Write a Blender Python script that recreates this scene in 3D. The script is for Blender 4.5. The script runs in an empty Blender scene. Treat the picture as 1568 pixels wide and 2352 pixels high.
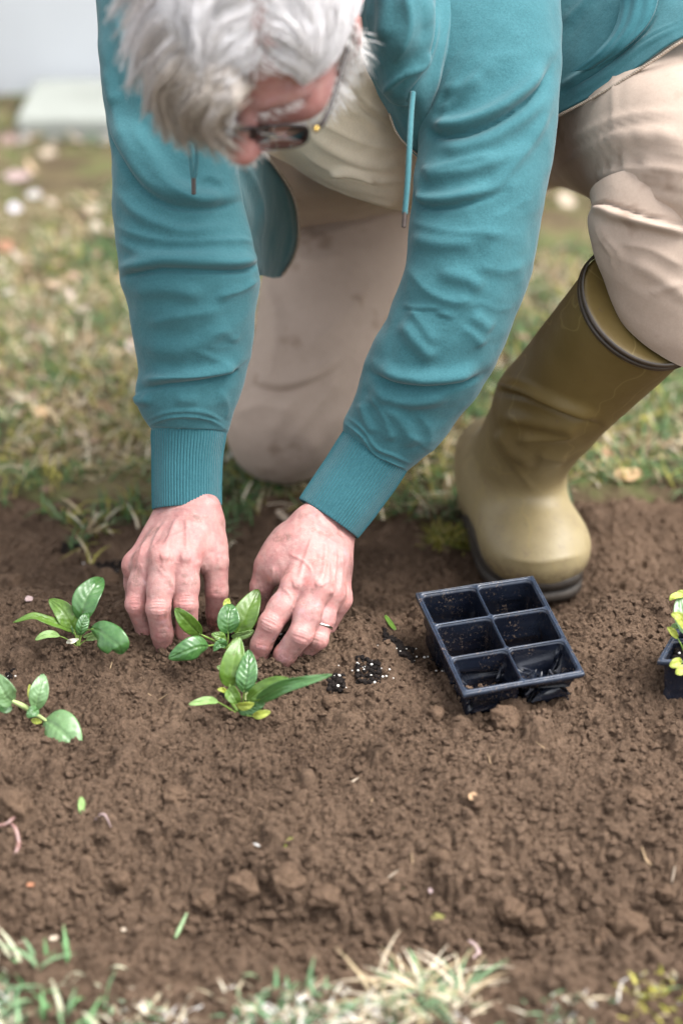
import bpy, bmesh, math, random
import numpy as np
from mathutils import Vector, Matrix

random.seed(7)
RNG = np.random.default_rng(11)
scene = bpy.context.scene
COL = scene.collection
R = math.radians

# ------------------------------------------------------------------ camera, sky, sun, exposure
FPX, CXP, CYP = 4730.0, 784.0, 1176.0        # focal length and centre in a 1568 x 2352 frame
CAM_H, PITCH = 1.12, R(27)
FOCUS = 2.16
camd = bpy.data.cameras.new('camera')
camo = bpy.data.objects.new('camera', camd)
COL.objects.link(camo)
camo.location = (0, 0, CAM_H)
camo.rotation_euler = (R(90) - PITCH, 0, 0)
camd.sensor_fit = 'VERTICAL'
camd.sensor_height = 36.0
camd.sensor_width = 24.0
camd.lens = FPX / 2352.0 * 36.0
camd.clip_start = 0.05
camd.clip_end = 300
camd.dof.use_dof = True
camd.dof.focus_distance = FOCUS
camd.dof.aperture_fstop = 2.1
scene.camera = camo

SUN_EL, SUN_AZ = R(64), R(98)                # azimuth clockwise from +Y : high, from the right
world = bpy.data.worlds.new('World')
scene.world = world
world.use_nodes = True
wn = world.node_tree
wn.nodes.clear()
w_out = wn.nodes.new('ShaderNodeOutputWorld')
w_bg = wn.nodes.new('ShaderNodeBackground')
w_sky = wn.nodes.new('ShaderNodeTexSky')
w_sky.sky_type = 'NISHITA'
w_sky.sun_disc = False
w_sky.sun_elevation = SUN_EL
w_sky.sun_rotation = SUN_AZ
w_sky.air_density = 0.7
w_sky.dust_density = 4.0
w_sky.ozone_density = 1.0
w_hsv = wn.nodes.new('ShaderNodeHueSaturation')   # thin high overcast : the blue of the clear sky is mostly washed out
w_hsv.inputs['Saturation'].default_value = 0.20
wn.links.new(w_sky.outputs[0], w_hsv.inputs['Color'])
wn.links.new(w_hsv.outputs[0], w_bg.inputs['Color'])
w_bg.inputs['Strength'].default_value = 0.15
wn.links.new(w_bg.outputs[0], w_out.inputs['Surface'])

sund = bpy.data.lights.new('sun', 'SUN')
suno = bpy.data.objects.new('sun', sund)
COL.objects.link(suno)
sund.energy = 0.85
sund.angle = R(40)
sund.color = (1.0, 0.97, 0.93)
_dir = Vector((math.sin(SUN_AZ) * math.cos(SUN_EL), math.cos(SUN_AZ) * math.cos(SUN_EL), math.sin(SUN_EL)))
suno.rotation_euler = (-_dir).to_track_quat('-Z', 'Y').to_euler()
suno.location = (3, -3, 6)

vs = scene.view_settings
vs.view_transform = 'Standard'
vs.look = 'None'
vs.gamma = 1.0
vs.use_curve_mapping = False
vs.exposure = 2.05
scene.render.film_transparent = False
try:
    scene.cycles.max_bounces = 12
    scene.cycles.diffuse_bounces = 9
    scene.cycles.use_denoising = True
except Exception:
    pass

# ------------------------------------------------------------------ picture point -> place
CAM = np.array([0, 0, CAM_H])
FW = np.array([0, math.cos(PITCH), -math.sin(PITCH)])
UP = np.array([0, math.sin(PITCH), math.cos(PITCH)])
RT = np.array([1.0, 0, 0])

def P(px, py, d):
    return CAM + d * (FW + (px - CXP) / FPX * RT + (CYP - py) / FPX * UP)

def proj(V):
    Q = V - CAM
    d = Q @ FW
    return CXP + FPX * (Q @ RT) / d, CYP - FPX * (Q @ UP) / d, d

def nrm(v):
    v = np.asarray(v, float)
    return v / max(1e-12, np.linalg.norm(v))

def nrmv(A):
    return A / np.maximum(1e-12, np.linalg.norm(A, axis=-1, keepdims=True))

# ------------------------------------------------------------------ noise
def _hash(ix, iy, iz, seed):
    h = (ix.astype(np.int64) * 374761393 + iy.astype(np.int64) * 668265263 + iz.astype(np.int64) * 2147483647 + seed * 974711) & 0xFFFFFFFF
    h = ((h ^ (h >> 13)) * 1274126177) & 0xFFFFFFFF
    h = h ^ (h >> 16)
    return (h & 0xFFFF) / 32767.5 - 1.0

def vnoise(p, seed=0):
    p = np.asarray(p, float)
    i = np.floor(p).astype(np.int64)
    f = p - i
    f = f * f * f * (f * (f * 6 - 15) + 10)
    x, y, z = i[..., 0], i[..., 1], i[..., 2]
    fx, fy, fz = f[..., 0], f[..., 1], f[..., 2]
    def c(a, b, e):
        return _hash(x + a, y + b, z + e, seed)
    x00 = c(0, 0, 0) * (1 - fx) + c(1, 0, 0) * fx
    x10 = c(0, 1, 0) * (1 - fx) + c(1, 1, 0) * fx
    x01 = c(0, 0, 1) * (1 - fx) + c(1, 0, 1) * fx
    x11 = c(0, 1, 1) * (1 - fx) + c(1, 1, 1) * fx
    return (x00 * (1 - fy) + x10 * fy) * (1 - fz) + (x01 * (1 - fy) + x11 * fy) * fz

def fbm(p, octv=4, seed=0, gain=0.5):
    p = np.asarray(p, float)
    s, a, t = 0, 1.0, 0
    for k in range(octv):
        s = s + a * vnoise(p * (2.03 ** k) + 17.3 * k, seed + k)
        t += a
        a *= gain
    return s / t

def noise2(x, y, scale, octv=3, seed=0, gain=0.5):
    return fbm(np.stack([x * scale, y * scale, np.zeros_like(x) + 3.7], -1), octv, seed, gain)

def sstep(a, b, x):
    t = np.clip((x - a) / (b - a), 0, 1)
    return t * t * (3 - 2 * t)

# ------------------------------------------------------------------ meshes
def make_mesh(name, V, faces, smooth=True, uv=None, attrs=None):
    """faces: int array (n,4) / (n,3) or a list of such arrays."""
    if not isinstance(faces, list):
        faces = [faces]
    faces = [np.asarray(f, np.int32) for f in faces if len(f)]
    me = bpy.data.meshes.new(name)
    V = np.asarray(V, np.float32)
    me.vertices.add(len(V))
    me.vertices.foreach_set('co', V.ravel())
    loops = np.concatenate([f.ravel() for f in faces])
    tot = np.concatenate([np.full(len(f), f.shape[1], np.int32) for f in faces])
    start = np.concatenate([[0], np.cumsum(tot)[:-1]]).astype(np.int32)
    me.loops.add(len(loops))
    me.loops.foreach_set('vertex_index', loops)
    me.polygons.add(len(tot))
    me.polygons.foreach_set('loop_start', start)
    try:
        me.polygons.foreach_set('loop_total', tot)
    except Exception:
        pass
    me.polygons.foreach_set('use_smooth', np.full(len(tot), smooth))
    if uv is not None:
        l = me.uv_layers.new(name='UVMap')
        l.data.foreach_set('uv', np.asarray(uv, np.float32)[loops].ravel())
    if attrs:
        for k, a in attrs.items():
            a = np.asarray(a, np.float32)
            if a.ndim == 1:
                at = me.attributes.new(k, 'FLOAT', 'POINT')
                at.data.foreach_set('value', a)
            else:
                at = me.attributes.new(k, 'FLOAT_COLOR', 'POINT')
                if a.shape[1] == 3:
                    a = np.concatenate([a, np.ones((len(a), 1), np.float32)], 1)
                at.data.foreach_set('color', a.ravel())
    me.update(calc_edges=True)
    me.validate()
    return me

def link(name, me, mat=None, parent=None, **props):
    o = bpy.data.objects.new(name, me)
    COL.objects.link(o)
    if mat is not None:
        me.materials.append(mat)
    if parent is not None:
        o.parent = parent
        o.matrix_parent_inverse = Matrix.Identity(4) if parent.type != 'EMPTY' else Matrix.Translation(-Vector(parent.location))
    for k, v in props.items():
        o[k] = v
    return o

def tag(o, label, cat, group=None):
    o['label'] = label
    o['category'] = cat
    if group:
        o['group'] = group
    return o

def empty(name, loc, label, cat, group=None):
    o = bpy.data.objects.new(name, None)
    COL.objects.link(o)
    o.location = Vector(loc)
    o.empty_display_size = 0.03
    return tag(o, label, cat, group)

def solidify(o, t, off=-1):
    m = o.modifiers.new('thickness', 'SOLIDIFY')
    m.thickness = t
    m.offset = off
    return o

def grid_faces(nu, nv, wrap_u=False):
    i = np.arange(nv - 1)[:, None]
    j = np.arange(nu if wrap_u else nu - 1)[None, :]
    j2 = (j + 1) % nu
    a = i * nu + j
    b = i * nu + j2
    c = (i + 1) * nu + j2
    d = (i + 1) * nu + j
    return np.stack([a + 0 * j, b + 0 * i, c, d], -1).reshape(-1, 4)

def vnormals(V, faces):
    if isinstance(faces, list):
        N = np.zeros_like(V)
        for f in faces:
            N += _fn(V, f)
    else:
        N = _fn(V, faces)
    return nrmv(N)

def _fn(V, f):
    f = np.asarray(f)
    n = np.cross(V[f[:, 2]] - V[f[:, 0]], V[f[:, -1]] - V[f[:, 1]]) if f.shape[1] == 4 else np.cross(V[f[:, 1]] - V[f[:, 0]], V[f[:, 2]] - V[f[:, 0]])
    N = np.zeros_like(V)
    for k in range(f.shape[1]):
        for c in range(3):
            N[:, c] += np.bincount(f[:, k], n[:, c], len(V))
    return N

def catmull(pts, n):
    """n samples along a Catmull-Rom spline through pts (m,k)."""
    pts = np.asarray(pts, float)
    m = len(pts)
    if m == 2:
        t = np.linspace(0, 1, n)[:, None]
        return pts[0] * (1 - t) + pts[1] * t
    ext = np.concatenate([[2 * pts[0] - pts[1]], pts, [2 * pts[-1] - pts[-2]]])
    t = np.linspace(0, m - 1, n)
    i = np.minimum(t.astype(int), m - 2)
    f = (t - i)[:, None]
    p0, p1, p2, p3 = ext[i], ext[i + 1], ext[i + 2], ext[i + 3]
    return 0.5 * ((2 * p1) + (-p0 + p2) * f + (2 * p0 - 5 * p1 + 4 * p2 - p3) * f ** 2 + (-p0 + 3 * p1 - 3 * p2 + p3) * f ** 3)

# folds pressed into cloth: strokes are curves across the garment seen from the front
def sculpt(V, N, strokes, gain=1.0):
    px, py, d = proj(V)
    view = nrmv(CAM - V)
    wgt = sstep(0.02, 0.30, (N * view).sum(-1))
    disp = np.zeros(len(V))
    for kind, amp, w, pts in strokes:
        pl = catmull(pts, max(12, 6 * len(pts)))
        x0, y0 = pl.min(0) - 4 * w
        x1, y1 = pl.max(0) + 4 * w
        idx = np.where((px > x0) & (px < x1) & (py > y0) & (py < y1) & (wgt > 0))[0]
        if not len(idx):
            continue
        q = np.stack([px[idx], py[idx]], -1)
        best = np.full(len(idx), 1e9)
        sg = np.zeros(len(idx))
        tt = np.zeros(len(idx))
        for k in range(len(pl) - 1):
            a, b = pl[k], pl[k + 1]
            ab = b - a
            L2 = max(1e-9, ab @ ab)
            t = np.clip(((q - a) @ ab) / L2, 0, 1)
            dv = q - (a + t[:, None] * ab)
            ds = np.hypot(dv[:, 0], dv[:, 1])
            cr = ab[0] * (q[:, 1] - a[1]) - ab[1] * (q[:, 0] - a[0])
            m = ds < best
            best[m] = ds[m]
            sg[m] = np.sign(cr[m])
            tt[m] = (k + t[m]) / (len(pl) - 1)
        s = best * sg
        tap = sstep(0, 0.22, tt) * sstep(0, 0.22, 1 - tt) * 0.9 + 0.1
        if kind == 'r':
            h = np.exp(-(s / w) ** 2)
        elif kind == 'c':
            h = -np.exp(-np.abs(s) / w)
        else:                                    # fold: swell on the left-hand side, sharp dip at the line
            h = 1.25 * np.exp(-((s + 1.25 * w) / w) ** 2) - 0.9 * np.exp(-(s / (0.38 * w)) ** 2)
        disp[idx] += h * amp * 0.001 * tap * wgt[idx]
    return V + N * (disp * gain)[:, None]

def loft(stations, nu=96, nv=120, flip=False, close=True):
    """stations: (lx, ly, rx, ry, depth, thickness ratio[, depth tilt]) left and right outline points of a limb."""
    S = []
    for s in stations:
        lx, ly, rx, ry, d, k = s[:6]
        tilt = s[6] if len(s) > 6 else 0.0
        Lp, Rp = P(lx, ly, d - tilt), P(rx, ry, d + tilt)
        S.append(np.concatenate([(Lp + Rp) / 2, (Rp - Lp) / 2, [k]]))
    S = catmull(S, nv)
    C, W, K = S[:, :3], S[:, 3:6], S[:, 6]
    T = nrmv(np.gradient(C, axis=0))
    a = np.linalg.norm(W, axis=1)
    Wn = W / a[:, None]
    B = nrmv(np.cross(T, Wn))
    view = nrmv(CAM - C)
    sgn = np.sign((B * view).sum(-1))
    B = B * sgn[:, None]
    th = np.linspace(0, 2 * np.pi, nu, endpoint=False)
    ct, st = np.cos(th), np.sin(th)
    V = C[:, None] + (a[:, None] * ct[None])[..., None] * Wn[:, None] + ((a * K)[:, None] * st[None])[..., None] * B[:, None]
    ln = np.concatenate([[0], np.cumsum(np.linalg.norm(np.diff(C, axis=0), axis=1))])
    uv = np.stack([np.broadcast_to(th[None] / (2 * np.pi), (nv, nu)), np.broadcast_to(ln[:, None], (nv, nu))], -1)
    V = V.reshape(-1, 3)
    F = grid_faces(nu, nv, True)
    N = vnormals(V, F)
    cen = np.repeat(C, nu, 0)
    if ((V - cen) * N).sum() < 0:
        F = F[:, ::-1]
        N = -N
    return V, F, uv.reshape(-1, 2), N, (nu, nv, C)

def sheet(rows, nu=60, nv=60):
    """rows of (px, py, depth) control points -> smooth cloth sheet facing the camera."""
    rows = np.array(rows, float)
    A = np.stack([catmull(r, nu) for r in rows], 0)
    A = np.stack([catmull(A[:, j], nv) for j in range(nu)], 1)
    V = P3(A.reshape(-1, 3))
    F = grid_faces(nu, nv)
    N = vnormals(V, F)
    if (N * (CAM - V)).sum() < 0:
        F = F[:, ::-1]
        N = -N
    G = V.reshape(nv, nu, 3)
    du = np.concatenate([np.zeros((nv, 1)), np.cumsum(np.linalg.norm(np.diff(G, axis=1), axis=2), 1)], 1)
    dv = np.concatenate([np.zeros((1, nu)), np.cumsum(np.linalg.norm(np.diff(G, axis=0), axis=2), 0)], 0)
    uv = np.stack([du, dv], -1).reshape(-1, 2)
    return V, F, uv, N

def P3(A):
    return CAM + A[:, 2:3] * (FW + (A[:, 0:1] - CXP) / FPX * RT + (CYP - A[:, 1:2]) / FPX * UP)

def tube(pts, r, n=8, nv=None, cap=True, twist=0):
    """round tube along world points; r scalar or array. returns V,F(list),uv"""
    pts = np.asarray(pts, float)
    C = catmull(pts, nv) if nv else pts
    m = len(C)
    r = np.broadcast_to(np.asarray(r, float), (m,)) if np.ndim(r) == 0 or len(r) == m else np.interp(np.linspace(0, 1, m), np.linspace(0, 1, len(r)), r)
    T = nrmv(np.gradient(C, axis=0))
    ref = np.array([0.3, 0.2, 1.0])
    A = np.zeros_like(C)
    a = nrm(np.cross(T[0], ref) if abs(nrm(ref) @ T[0]) < 0.95 else np.cross(T[0], [1, 0, 0]))
    for i in range(m):
        a = nrm(a - T[i] * (a @ T[i]))
        A[i] = a
    B = np.cross(T, A)
    th = np.linspace(0, 2 * np.pi, n, endpoint=False)
    V = C[:, None] + r[:, None, None] * (np.cos(th)[None, :, None] * A[:, None] + np.sin(th)[None, :, None] * B[:, None])
    ln = np.concatenate([[0], np.cumsum(np.linalg.norm(np.diff(C, axis=0), axis=1))])
    uv = np.stack([np.broadcast_to(th[None] / 6.2832, (m, n)), np.broadcast_to(ln[:, None], (m, n))], -1).reshape(-1, 2)
    V = V.reshape(-1, 3)
    F = [grid_faces(n, m, True)]
    if cap:
        V = np.concatenate([V, C[:1] - T[:1] * r[0] * 0.4, C[-1:] + T[-1:] * r[-1] * 0.4])
        uv = np.concatenate([uv, uv[:1], uv[-2:-1]])
        k = np.arange(n)
        F.append(np.stack([np.full(n, m * n), (k + 1) % n, k], -1))
        F.append(np.stack([np.full(n, m * n + 1), (m - 1) * n + k, (m - 1) * n + (k + 1) % n], -1))
    return V, F, uv

def merge(parts):
    """[(V, F or [F], uv or None)] -> one"""
    Vs, Fq, Ft, U, off = [], [], [], [], 0
    for p in parts:
        V, F = p[0], p[1]
        uv = p[2] if len(p) > 2 and p[2] is not None else np.zeros((len(V), 2))
        for f in (F if isinstance(F, list) else [F]):
            f = np.asarray(f)
            (Fq if f.shape[1] == 4 else Ft).append(f + off)
        Vs.append(V)
        U.append(uv)
        off += len(V)
    Fs = []
    if Fq:
        Fs.append(np.concatenate(Fq))
    if Ft:
        Fs.append(np.concatenate(Ft))
    return np.concatenate(Vs), Fs, np.concatenate(U)

# ------------------------------------------------------------------ signed distance bodies
class Field:
    def __init__(self, lo, hi, h):
        self.lo = np.array(lo, float)
        self.h = h
        self.n = np.ceil((np.array(hi) - self.lo) / h).astype(int) + 1
        self.D = np.full(self.n, 1.0, np.float32)

    def block(self, lo, hi):
        a = np.clip(np.floor((np.asarray(lo) - self.lo) / self.h).astype(int), 0, self.n)
        b = np.clip(np.ceil((np.asarray(hi) - self.lo) / self.h).astype(int) + 1, 0, self.n)
        sl = tuple(slice(a[i], b[i]) for i in range(3))
        ax = [(self.lo[i] + self.h * np.arange(a[i], b[i])).astype(np.float32) for i in range(3)]
        return sl, ax

    def cone(self, p, q, r1, r2, k=0.004, flat=None):
        """tapered limb from p to q. flat=(axis vector, factor) squeezes the section along an axis"""
        p, q = np.asarray(p, float), np.asarray(q, float)
        m = max(r1, r2) * (1.0 if flat is None else max(1, 1 / 1.0)) + k + 3 * self.h
        sl, ax = self.block(np.minimum(p, q) - m, np.maximum(p, q) + m)
        if any(len(a) == 0 for a in ax):
            return self
        X, Y, Z = np.meshgrid(*ax, indexing='ij')
        ab = q - p
        L2 = max(1e-12, ab @ ab)
        t = np.clip(((X - p[0]) * ab[0] + (Y - p[1]) * ab[1] + (Z - p[2]) * ab[2]) / L2, 0, 1)
        vx, vy, vz = X - p[0] - t * ab[0], Y - p[1] - t * ab[1], Z - p[2] - t * ab[2]
        if flat is not None:
            f, s = nrm(flat[0]), flat[1]
            c = (vx * f[0] + vy * f[1] + vz * f[2]) * (1 / s - 1)
            vx, vy, vz = vx + c * f[0], vy + c * f[1], vz + c * f[2]
        d = np.sqrt(vx * vx + vy * vy + vz * vz) - (r1 + (r2 - r1) * t)
        if flat is not None:
            d = d * min(1, flat[1] * 1.3)
        self._smin(sl, d, k)
        return self

    def ell(self, c, axes, rad, k=0.004):
        """ellipsoid with unit axes rows and radii"""
        c = np.asarray(c, float)
        A = np.array([nrm(a) for a in axes])
        rad = np.asarray(rad, float)
        m = rad.max() + k + 3 * self.h
        sl, ax = self.block(c - m, c + m)
        if any(len(a) == 0 for a in ax):
            return self
        X, Y, Z = np.meshgrid(*ax, indexing='ij')
        X, Y, Z = X - c[0], Y - c[1], Z - c[2]
        k0 = 0
        k1 = 0
        for i in range(3):
            u = X * A[i, 0] + Y * A[i, 1] + Z * A[i, 2]
            k0 = k0 + (u / rad[i]) ** 2
            k1 = k1 + (u / rad[i] ** 2) ** 2
        k0 = np.sqrt(k0)
        d = k0 * (k0 - 1) / np.maximum(1e-9, np.sqrt(k1))
        self._smin(sl, d, k)
        return self

    def _smin(self, sl, d, k):
        a = self.D[sl]
        if k <= 0:
            self.D[sl] = np.minimum(a, d)
        else:
            h = np.maximum(k - np.abs(a - d), 0) / k
            self.D[sl] = np.minimum(a, d) - h * h * k * 0.25

    def mesh(self):
        D = self.D
        n = D.shape
        s = D < 0
        c = [(i, j, k) for i in (0, 1) for j in (0, 1) for k in (0, 1)]
        def sub(A, i, j, k):
            return A[i:n[0] - 1 + i, j:n[1] - 1 + j, k:n[2] - 1 + k]
        cnt = np.zeros([v - 1 for v in n], np.int8)
        for q in c:
            cnt += sub(s, *q)
        cells = np.argwhere((cnt > 0) & (cnt < 8))
        idx = np.full([v - 1 for v in n], -1, np.int32)
        idx[tuple(cells.T)] = np.arange(len(cells))
        acc = np.zeros((len(cells), 3))
        num = np.zeros(len(cells))
        val = {q: D[cells[:, 0] + q[0], cells[:, 1] + q[1], cells[:, 2] + q[2]] for q in c}
        for q in c:
            for axn in range(3):
                if q[axn]:
                    continue
                q2 = tuple(1 if t == axn else q[t] for t in range(3))
                a, b = val[q], val[q2]
                m = (a < 0) != (b < 0)
                t = np.where(m, a / np.where(m, a - b, 1), 0)
                pt = np.array(q, float)[None] + np.zeros((len(cells), 3))
                pt[:, axn] += t
                acc += pt * m[:, None]
                num += m
        V = self.lo + self.h * (cells + acc / np.maximum(1, num)[:, None])
        faces = []
        for axn in range(3):
            a1, a2 = (axn + 1) % 3, (axn + 2) % 3
            s0 = [slice(None)] * 3
            s1 = [slice(None)] * 3
            s0[axn] = slice(0, n[axn] - 1)
            s1[axn] = slice(1, n[axn])
            ch = s[tuple(s0)] != s[tuple(s1)]
            e = np.argwhere(ch)
            e = e[(e[:, a1] > 0) & (e[:, a2] > 0) & (e[:, a1] < n[a1] - 1) & (e[:, a2] < n[a2] - 1)]
            inside = s[tuple(e.T)]
            def at(da, db):
                g = e.copy()
                g[:, a1] += da
                g[:, a2] += db
                return idx[tuple(g.T)]
            f = np.stack([at(-1, -1), at(0, -1), at(0, 0), at(-1, 0)], -1)
            f[~inside] = f[~inside][:, ::-1]
            faces.append(f)
        F = np.concatenate(faces)
        F = F[(F >= 0).all(1)]
        return V, F

def relax(V, F, it=2, w=0.5):
    for _ in range(it):
        S = np.zeros_like(V)
        n = np.zeros(len(V))
        for k in range(4):
            a, b = F[:, k], F[:, (k + 1) % 4]
            for c in range(3):
                S[:, c] += np.bincount(a, V[b, c], len(V)) + np.bincount(b, V[a, c], len(V))
            n += np.bincount(a, minlength=len(V)) + np.bincount(b, minlength=len(V))
        V = V * (1 - w) + w * S / np.maximum(1, n)[:, None]
    return V

# ------------------------------------------------------------------ materials
class M:
    """small node-tree writer"""
    def __init__(self, name):
        self.m = bpy.data.materials.new(name)
        self.m.use_nodes = True
        self.t = self.m.node_tree
        self.t.nodes.clear()
        self.out = self.t.nodes.new('ShaderNodeOutputMaterial')
        self.b = self.t.nodes.new('ShaderNodeBsdfPrincipled')
        self.t.links.new(self.b.outputs[0], self.out.inputs['Surface'])

    def n(self, ty, **kw):
        nd = self.t.nodes.new('ShaderNode' + ty)
        for k, v in kw.items():
            setattr(nd, k, v)
        return nd

    def l(self, a, b):
        self.t.links.new(a, b)

    def set(self, **kw):
        names = dict(color='Base Color', rough='Roughness', metal='Metallic', spec='Specular IOR Level', sss='Subsurface Weight', sheen='Sheen Weight', sheenr='Sheen Roughness', coat='Coat Weight', coatr='Coat Roughness', trans='Transmission Weight', alpha='Alpha', aniso='Anisotropic')
        for k, v in kw.items():
            i = self.b.inputs[names[k]]
            if isinstance(v, bpy.types.NodeSocket):
                self.l(v, i)
            elif k == 'color':
                i.default_value = (*v, 1)
            else:
                i.default_value = v
        return self

    def coord(self, which='Object'):
        if not hasattr(self, '_tc'):
            self._tc = self.n('TexCoord')
        return self._tc.outputs[which]

    def noise(self, scale, detail=3, rough=0.5, vec=None, dist=0.0):
        nd = self.n('TexNoise')
        nd.inputs['Scale'].default_value = scale
        nd.inputs['Detail'].default_value = detail
        nd.inputs['Roughness'].default_value = rough
        nd.inputs['Distortion'].default_value = dist
        self.l(vec if vec is not None else self.coord(), nd.inputs['Vector'])
        return nd.outputs['Fac']

    def vor(self, scale, feature='F1', vec=None):
        nd = self.n('TexVoronoi', feature=feature)
        nd.inputs['Scale'].default_value = scale
        self.l(vec if vec is not None else self.coord(), nd.inputs['Vector'])
        return nd

    def mapr(self, v, a, b, c=0.0, d=1.0):
        nd = self.n('MapRange')
        self.l(v, nd.inputs['Value'])
        for i, x in zip(('From Min', 'From Max', 'To Min', 'To Max'), (a, b, c, d)):
            nd.inputs[i].default_value = x
        return nd.outputs['Result']

    def mix(self, fac, a, b, mode='MIX'):
        nd = self.n('Mix', data_type='RGBA', blend_type=mode)
        self._in(nd.inputs['Factor'], fac)
        self._in(nd.inputs['A'] if False else nd.inputs[6], a)
        self._in(nd.inputs[7], b)
        return nd.outputs[2]

    def _in(self, s, v):
        if isinstance(v, bpy.types.NodeSocket):
            self.l(v, s)
        elif isinstance(v, (tuple, list)):
            s.default_value = (*v, 1) if len(v) == 3 else v
        else:
            s.default_value = v

    def math(self, op, a, b=0.0):
        nd = self.n('Math', operation=op)
        self._in(nd.inputs[0], a)
        self._in(nd.inputs[1], b)
        return nd.outputs[0]

    def attr(self, name, out='Fac'):
        nd = self.n('Attribute')
        nd.attribute_name = name
        return nd.outputs[out]

    def bump(self, h, strength=0.3, dist=0.001):
        nd = self.n('Bump')
        nd.inputs['Strength'].default_value = strength
        nd.inputs['Distance'].default_value = dist
        self.l(h, nd.inputs['Height'])
        if hasattr(self, '_bump'):
            self.l(self._bump, nd.inputs['Normal'])
        self._bump = nd.outputs[0]
        self.l(self._bump, self.b.inputs['Normal'])
        return self

    def mapping(self, scale=(1, 1, 1), rot=(0, 0, 0), which='UV'):
        nd = self.n('Mapping')
        nd.inputs['Scale'].default_value = scale
        nd.inputs['Rotation'].default_value = rot
        self.l(self.coord(which), nd.inputs['Vector'])
        return nd.outputs[0]
# ------------------------------------------------------------------ the materials of the place
def mat_fabric(name, col, col2, scale=1.0, rib=None, rough=0.9, sheen=0.25, bumpk=0.35, dirt=False, mott=0.5):
    k = M(name)
    big = k.mapr(k.noise(9, 4, 0.6), 0.3, 0.7)
    fine = k.noise(650 * scale, 3, 0.7)
    c = k.mix(big, col, col2)
    c = k.mix(k.mapr(k.noise(70, 4, 0.7), 0.5, 0.75, 0, .25), c, tuple(x * .72 for x in col))
    c = k.mix(k.mapr(k.noise(330, 3, 0.7), 0.42, 0.62, 0, .10 + .4 * max(0, mott - .15)), c, tuple(x * 1.35 + .012 for x in col2))
    c = k.mix(k.mapr(fine, 0.3, 0.7, 0, mott), c, tuple(x * 1.5 + 0.01 for x in col2))
    if dirt:
        sp = k.mapr(k.noise(16, 3, 0.6), 0.60, 0.70)
        c = k.mix(k.math('MULTIPLY', sp, 0.50), c, (0.16, 0.105, 0.07))
    k.set(color=c, rough=rough, sheen=sheen, spec=0.2)
    if rib:
        mp = k.mapping(rib)
        w = k.n('TexWave', wave_type='BANDS', bands_direction='X', wave_profile='SIN')
        w.inputs['Scale'].default_value = 1.0
        w.inputs['Distortion'].default_value = 0.3
        k.l(mp, w.inputs['Vector'])
        k.bump(w.outputs['Fac'], 0.9, 0.0012)
        k.bump(fine, 0.3, 0.0004)
    else:
        mp = k.mapping((420 * scale, 900 * scale, 1), (0, 0, 0.5))
        w = k.n('TexWave', wave_type='BANDS', bands_direction='DIAGONAL', wave_profile='SIN')
        w.inputs['Scale'].default_value = 0.35
        w.inputs['Distortion'].default_value = 1.5
        k.l(mp, w.inputs['Vector'])
        k.bump(k.noise(300 * scale, 4, 0.6), bumpk, 0.0009)
        k.bump(k.noise(60, 3, 0.55), bumpk * 0.8, 0.003)
    return k.m

TEAL = mat_fabric('teal_knit', (0.019, 0.083, 0.099), (0.029, 0.106, 0.122), sheen=0.16)
TEAL_RIB = mat_fabric('teal_rib', (0.016, 0.080, 0.098), (0.024, 0.102, 0.120), rib=(23, 0.0, 1), sheen=0.1)
TEAL_CORD = mat_fabric('teal_cord', (0.020, 0.085, 0.100), (0.032, 0.112, 0.128), scale=1.4, sheen=0.2)
KHAKI = mat_fabric('khaki_twill', (0.325, 0.255, 0.205), (0.375, 0.297, 0.243), sheen=0.04, bumpk=0.16, dirt=True, mott=0.15)
CREAM = mat_fabric('cream_jersey', (0.66, 0.56, 0.42), (0.72, 0.62, 0.48), sheen=0.1, bumpk=0.2, mott=0.15)

def mat_skin():
    k = M('skin')
    red = k.attr('red')
    dirt = k.attr('dirt')
    n1 = k.mapr(k.noise(55, 4, 0.6), 0.32, 0.68)
    c = k.mix(n1, (0.365, 0.200, 0.180), (0.315, 0.145, 0.136))
    c = k.mix(k.mapr(k.noise(120, 3, 0.6), 0.45, 0.75, 0, 0.6), c, (0.43, 0.285, 0.255))
    c = k.mix(k.math('MULTIPLY', red, 0.75), c, (0.60, 0.20, 0.175))
    sp = k.mapr(k.noise(210, 2, 0.5), 0.66, 0.74)
    c = k.mix(k.math('MULTIPLY', sp, 0.55), c, (0.36, 0.17, 0.13))
    sp2 = k.mapr(k.noise(48, 3, 0.55), 0.60, 0.72)
    c = k.mix(k.math('MULTIPLY', sp2, 0.40), c, (0.50, 0.20, 0.17))
    bl = k.mapr(k.noise(30, 4, 0.6, dist=1.5), 0.60, 0.70)
    c = k.mix(k.math('MULTIPLY', bl, 0.22), c, (0.42, 0.30, 0.36))
    ds = k.math('MULTIPLY', dirt, k.mapr(k.noise(260, 4, 0.7), 0.36, 0.55))
    c = k.mix(ds, c, (0.09, 0.055, 0.037))
    k.set(color=c, rough=0.52, spec=0.38, sss=0.12)
    k.b.inputs['Subsurface Radius'].default_value = (0.010, 0.004, 0.0025)
    k.b.inputs['Subsurface Scale'].default_value = 0.35
    v = k.vor(520, 'DISTANCE_TO_EDGE')
    k.bump(v.outputs['Distance'], 0.25, 0.0006)
    k.bump(k.noise(160, 5, 0.7), 0.7, 0.0015)
    return k.m
SKIN = mat_skin()

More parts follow.
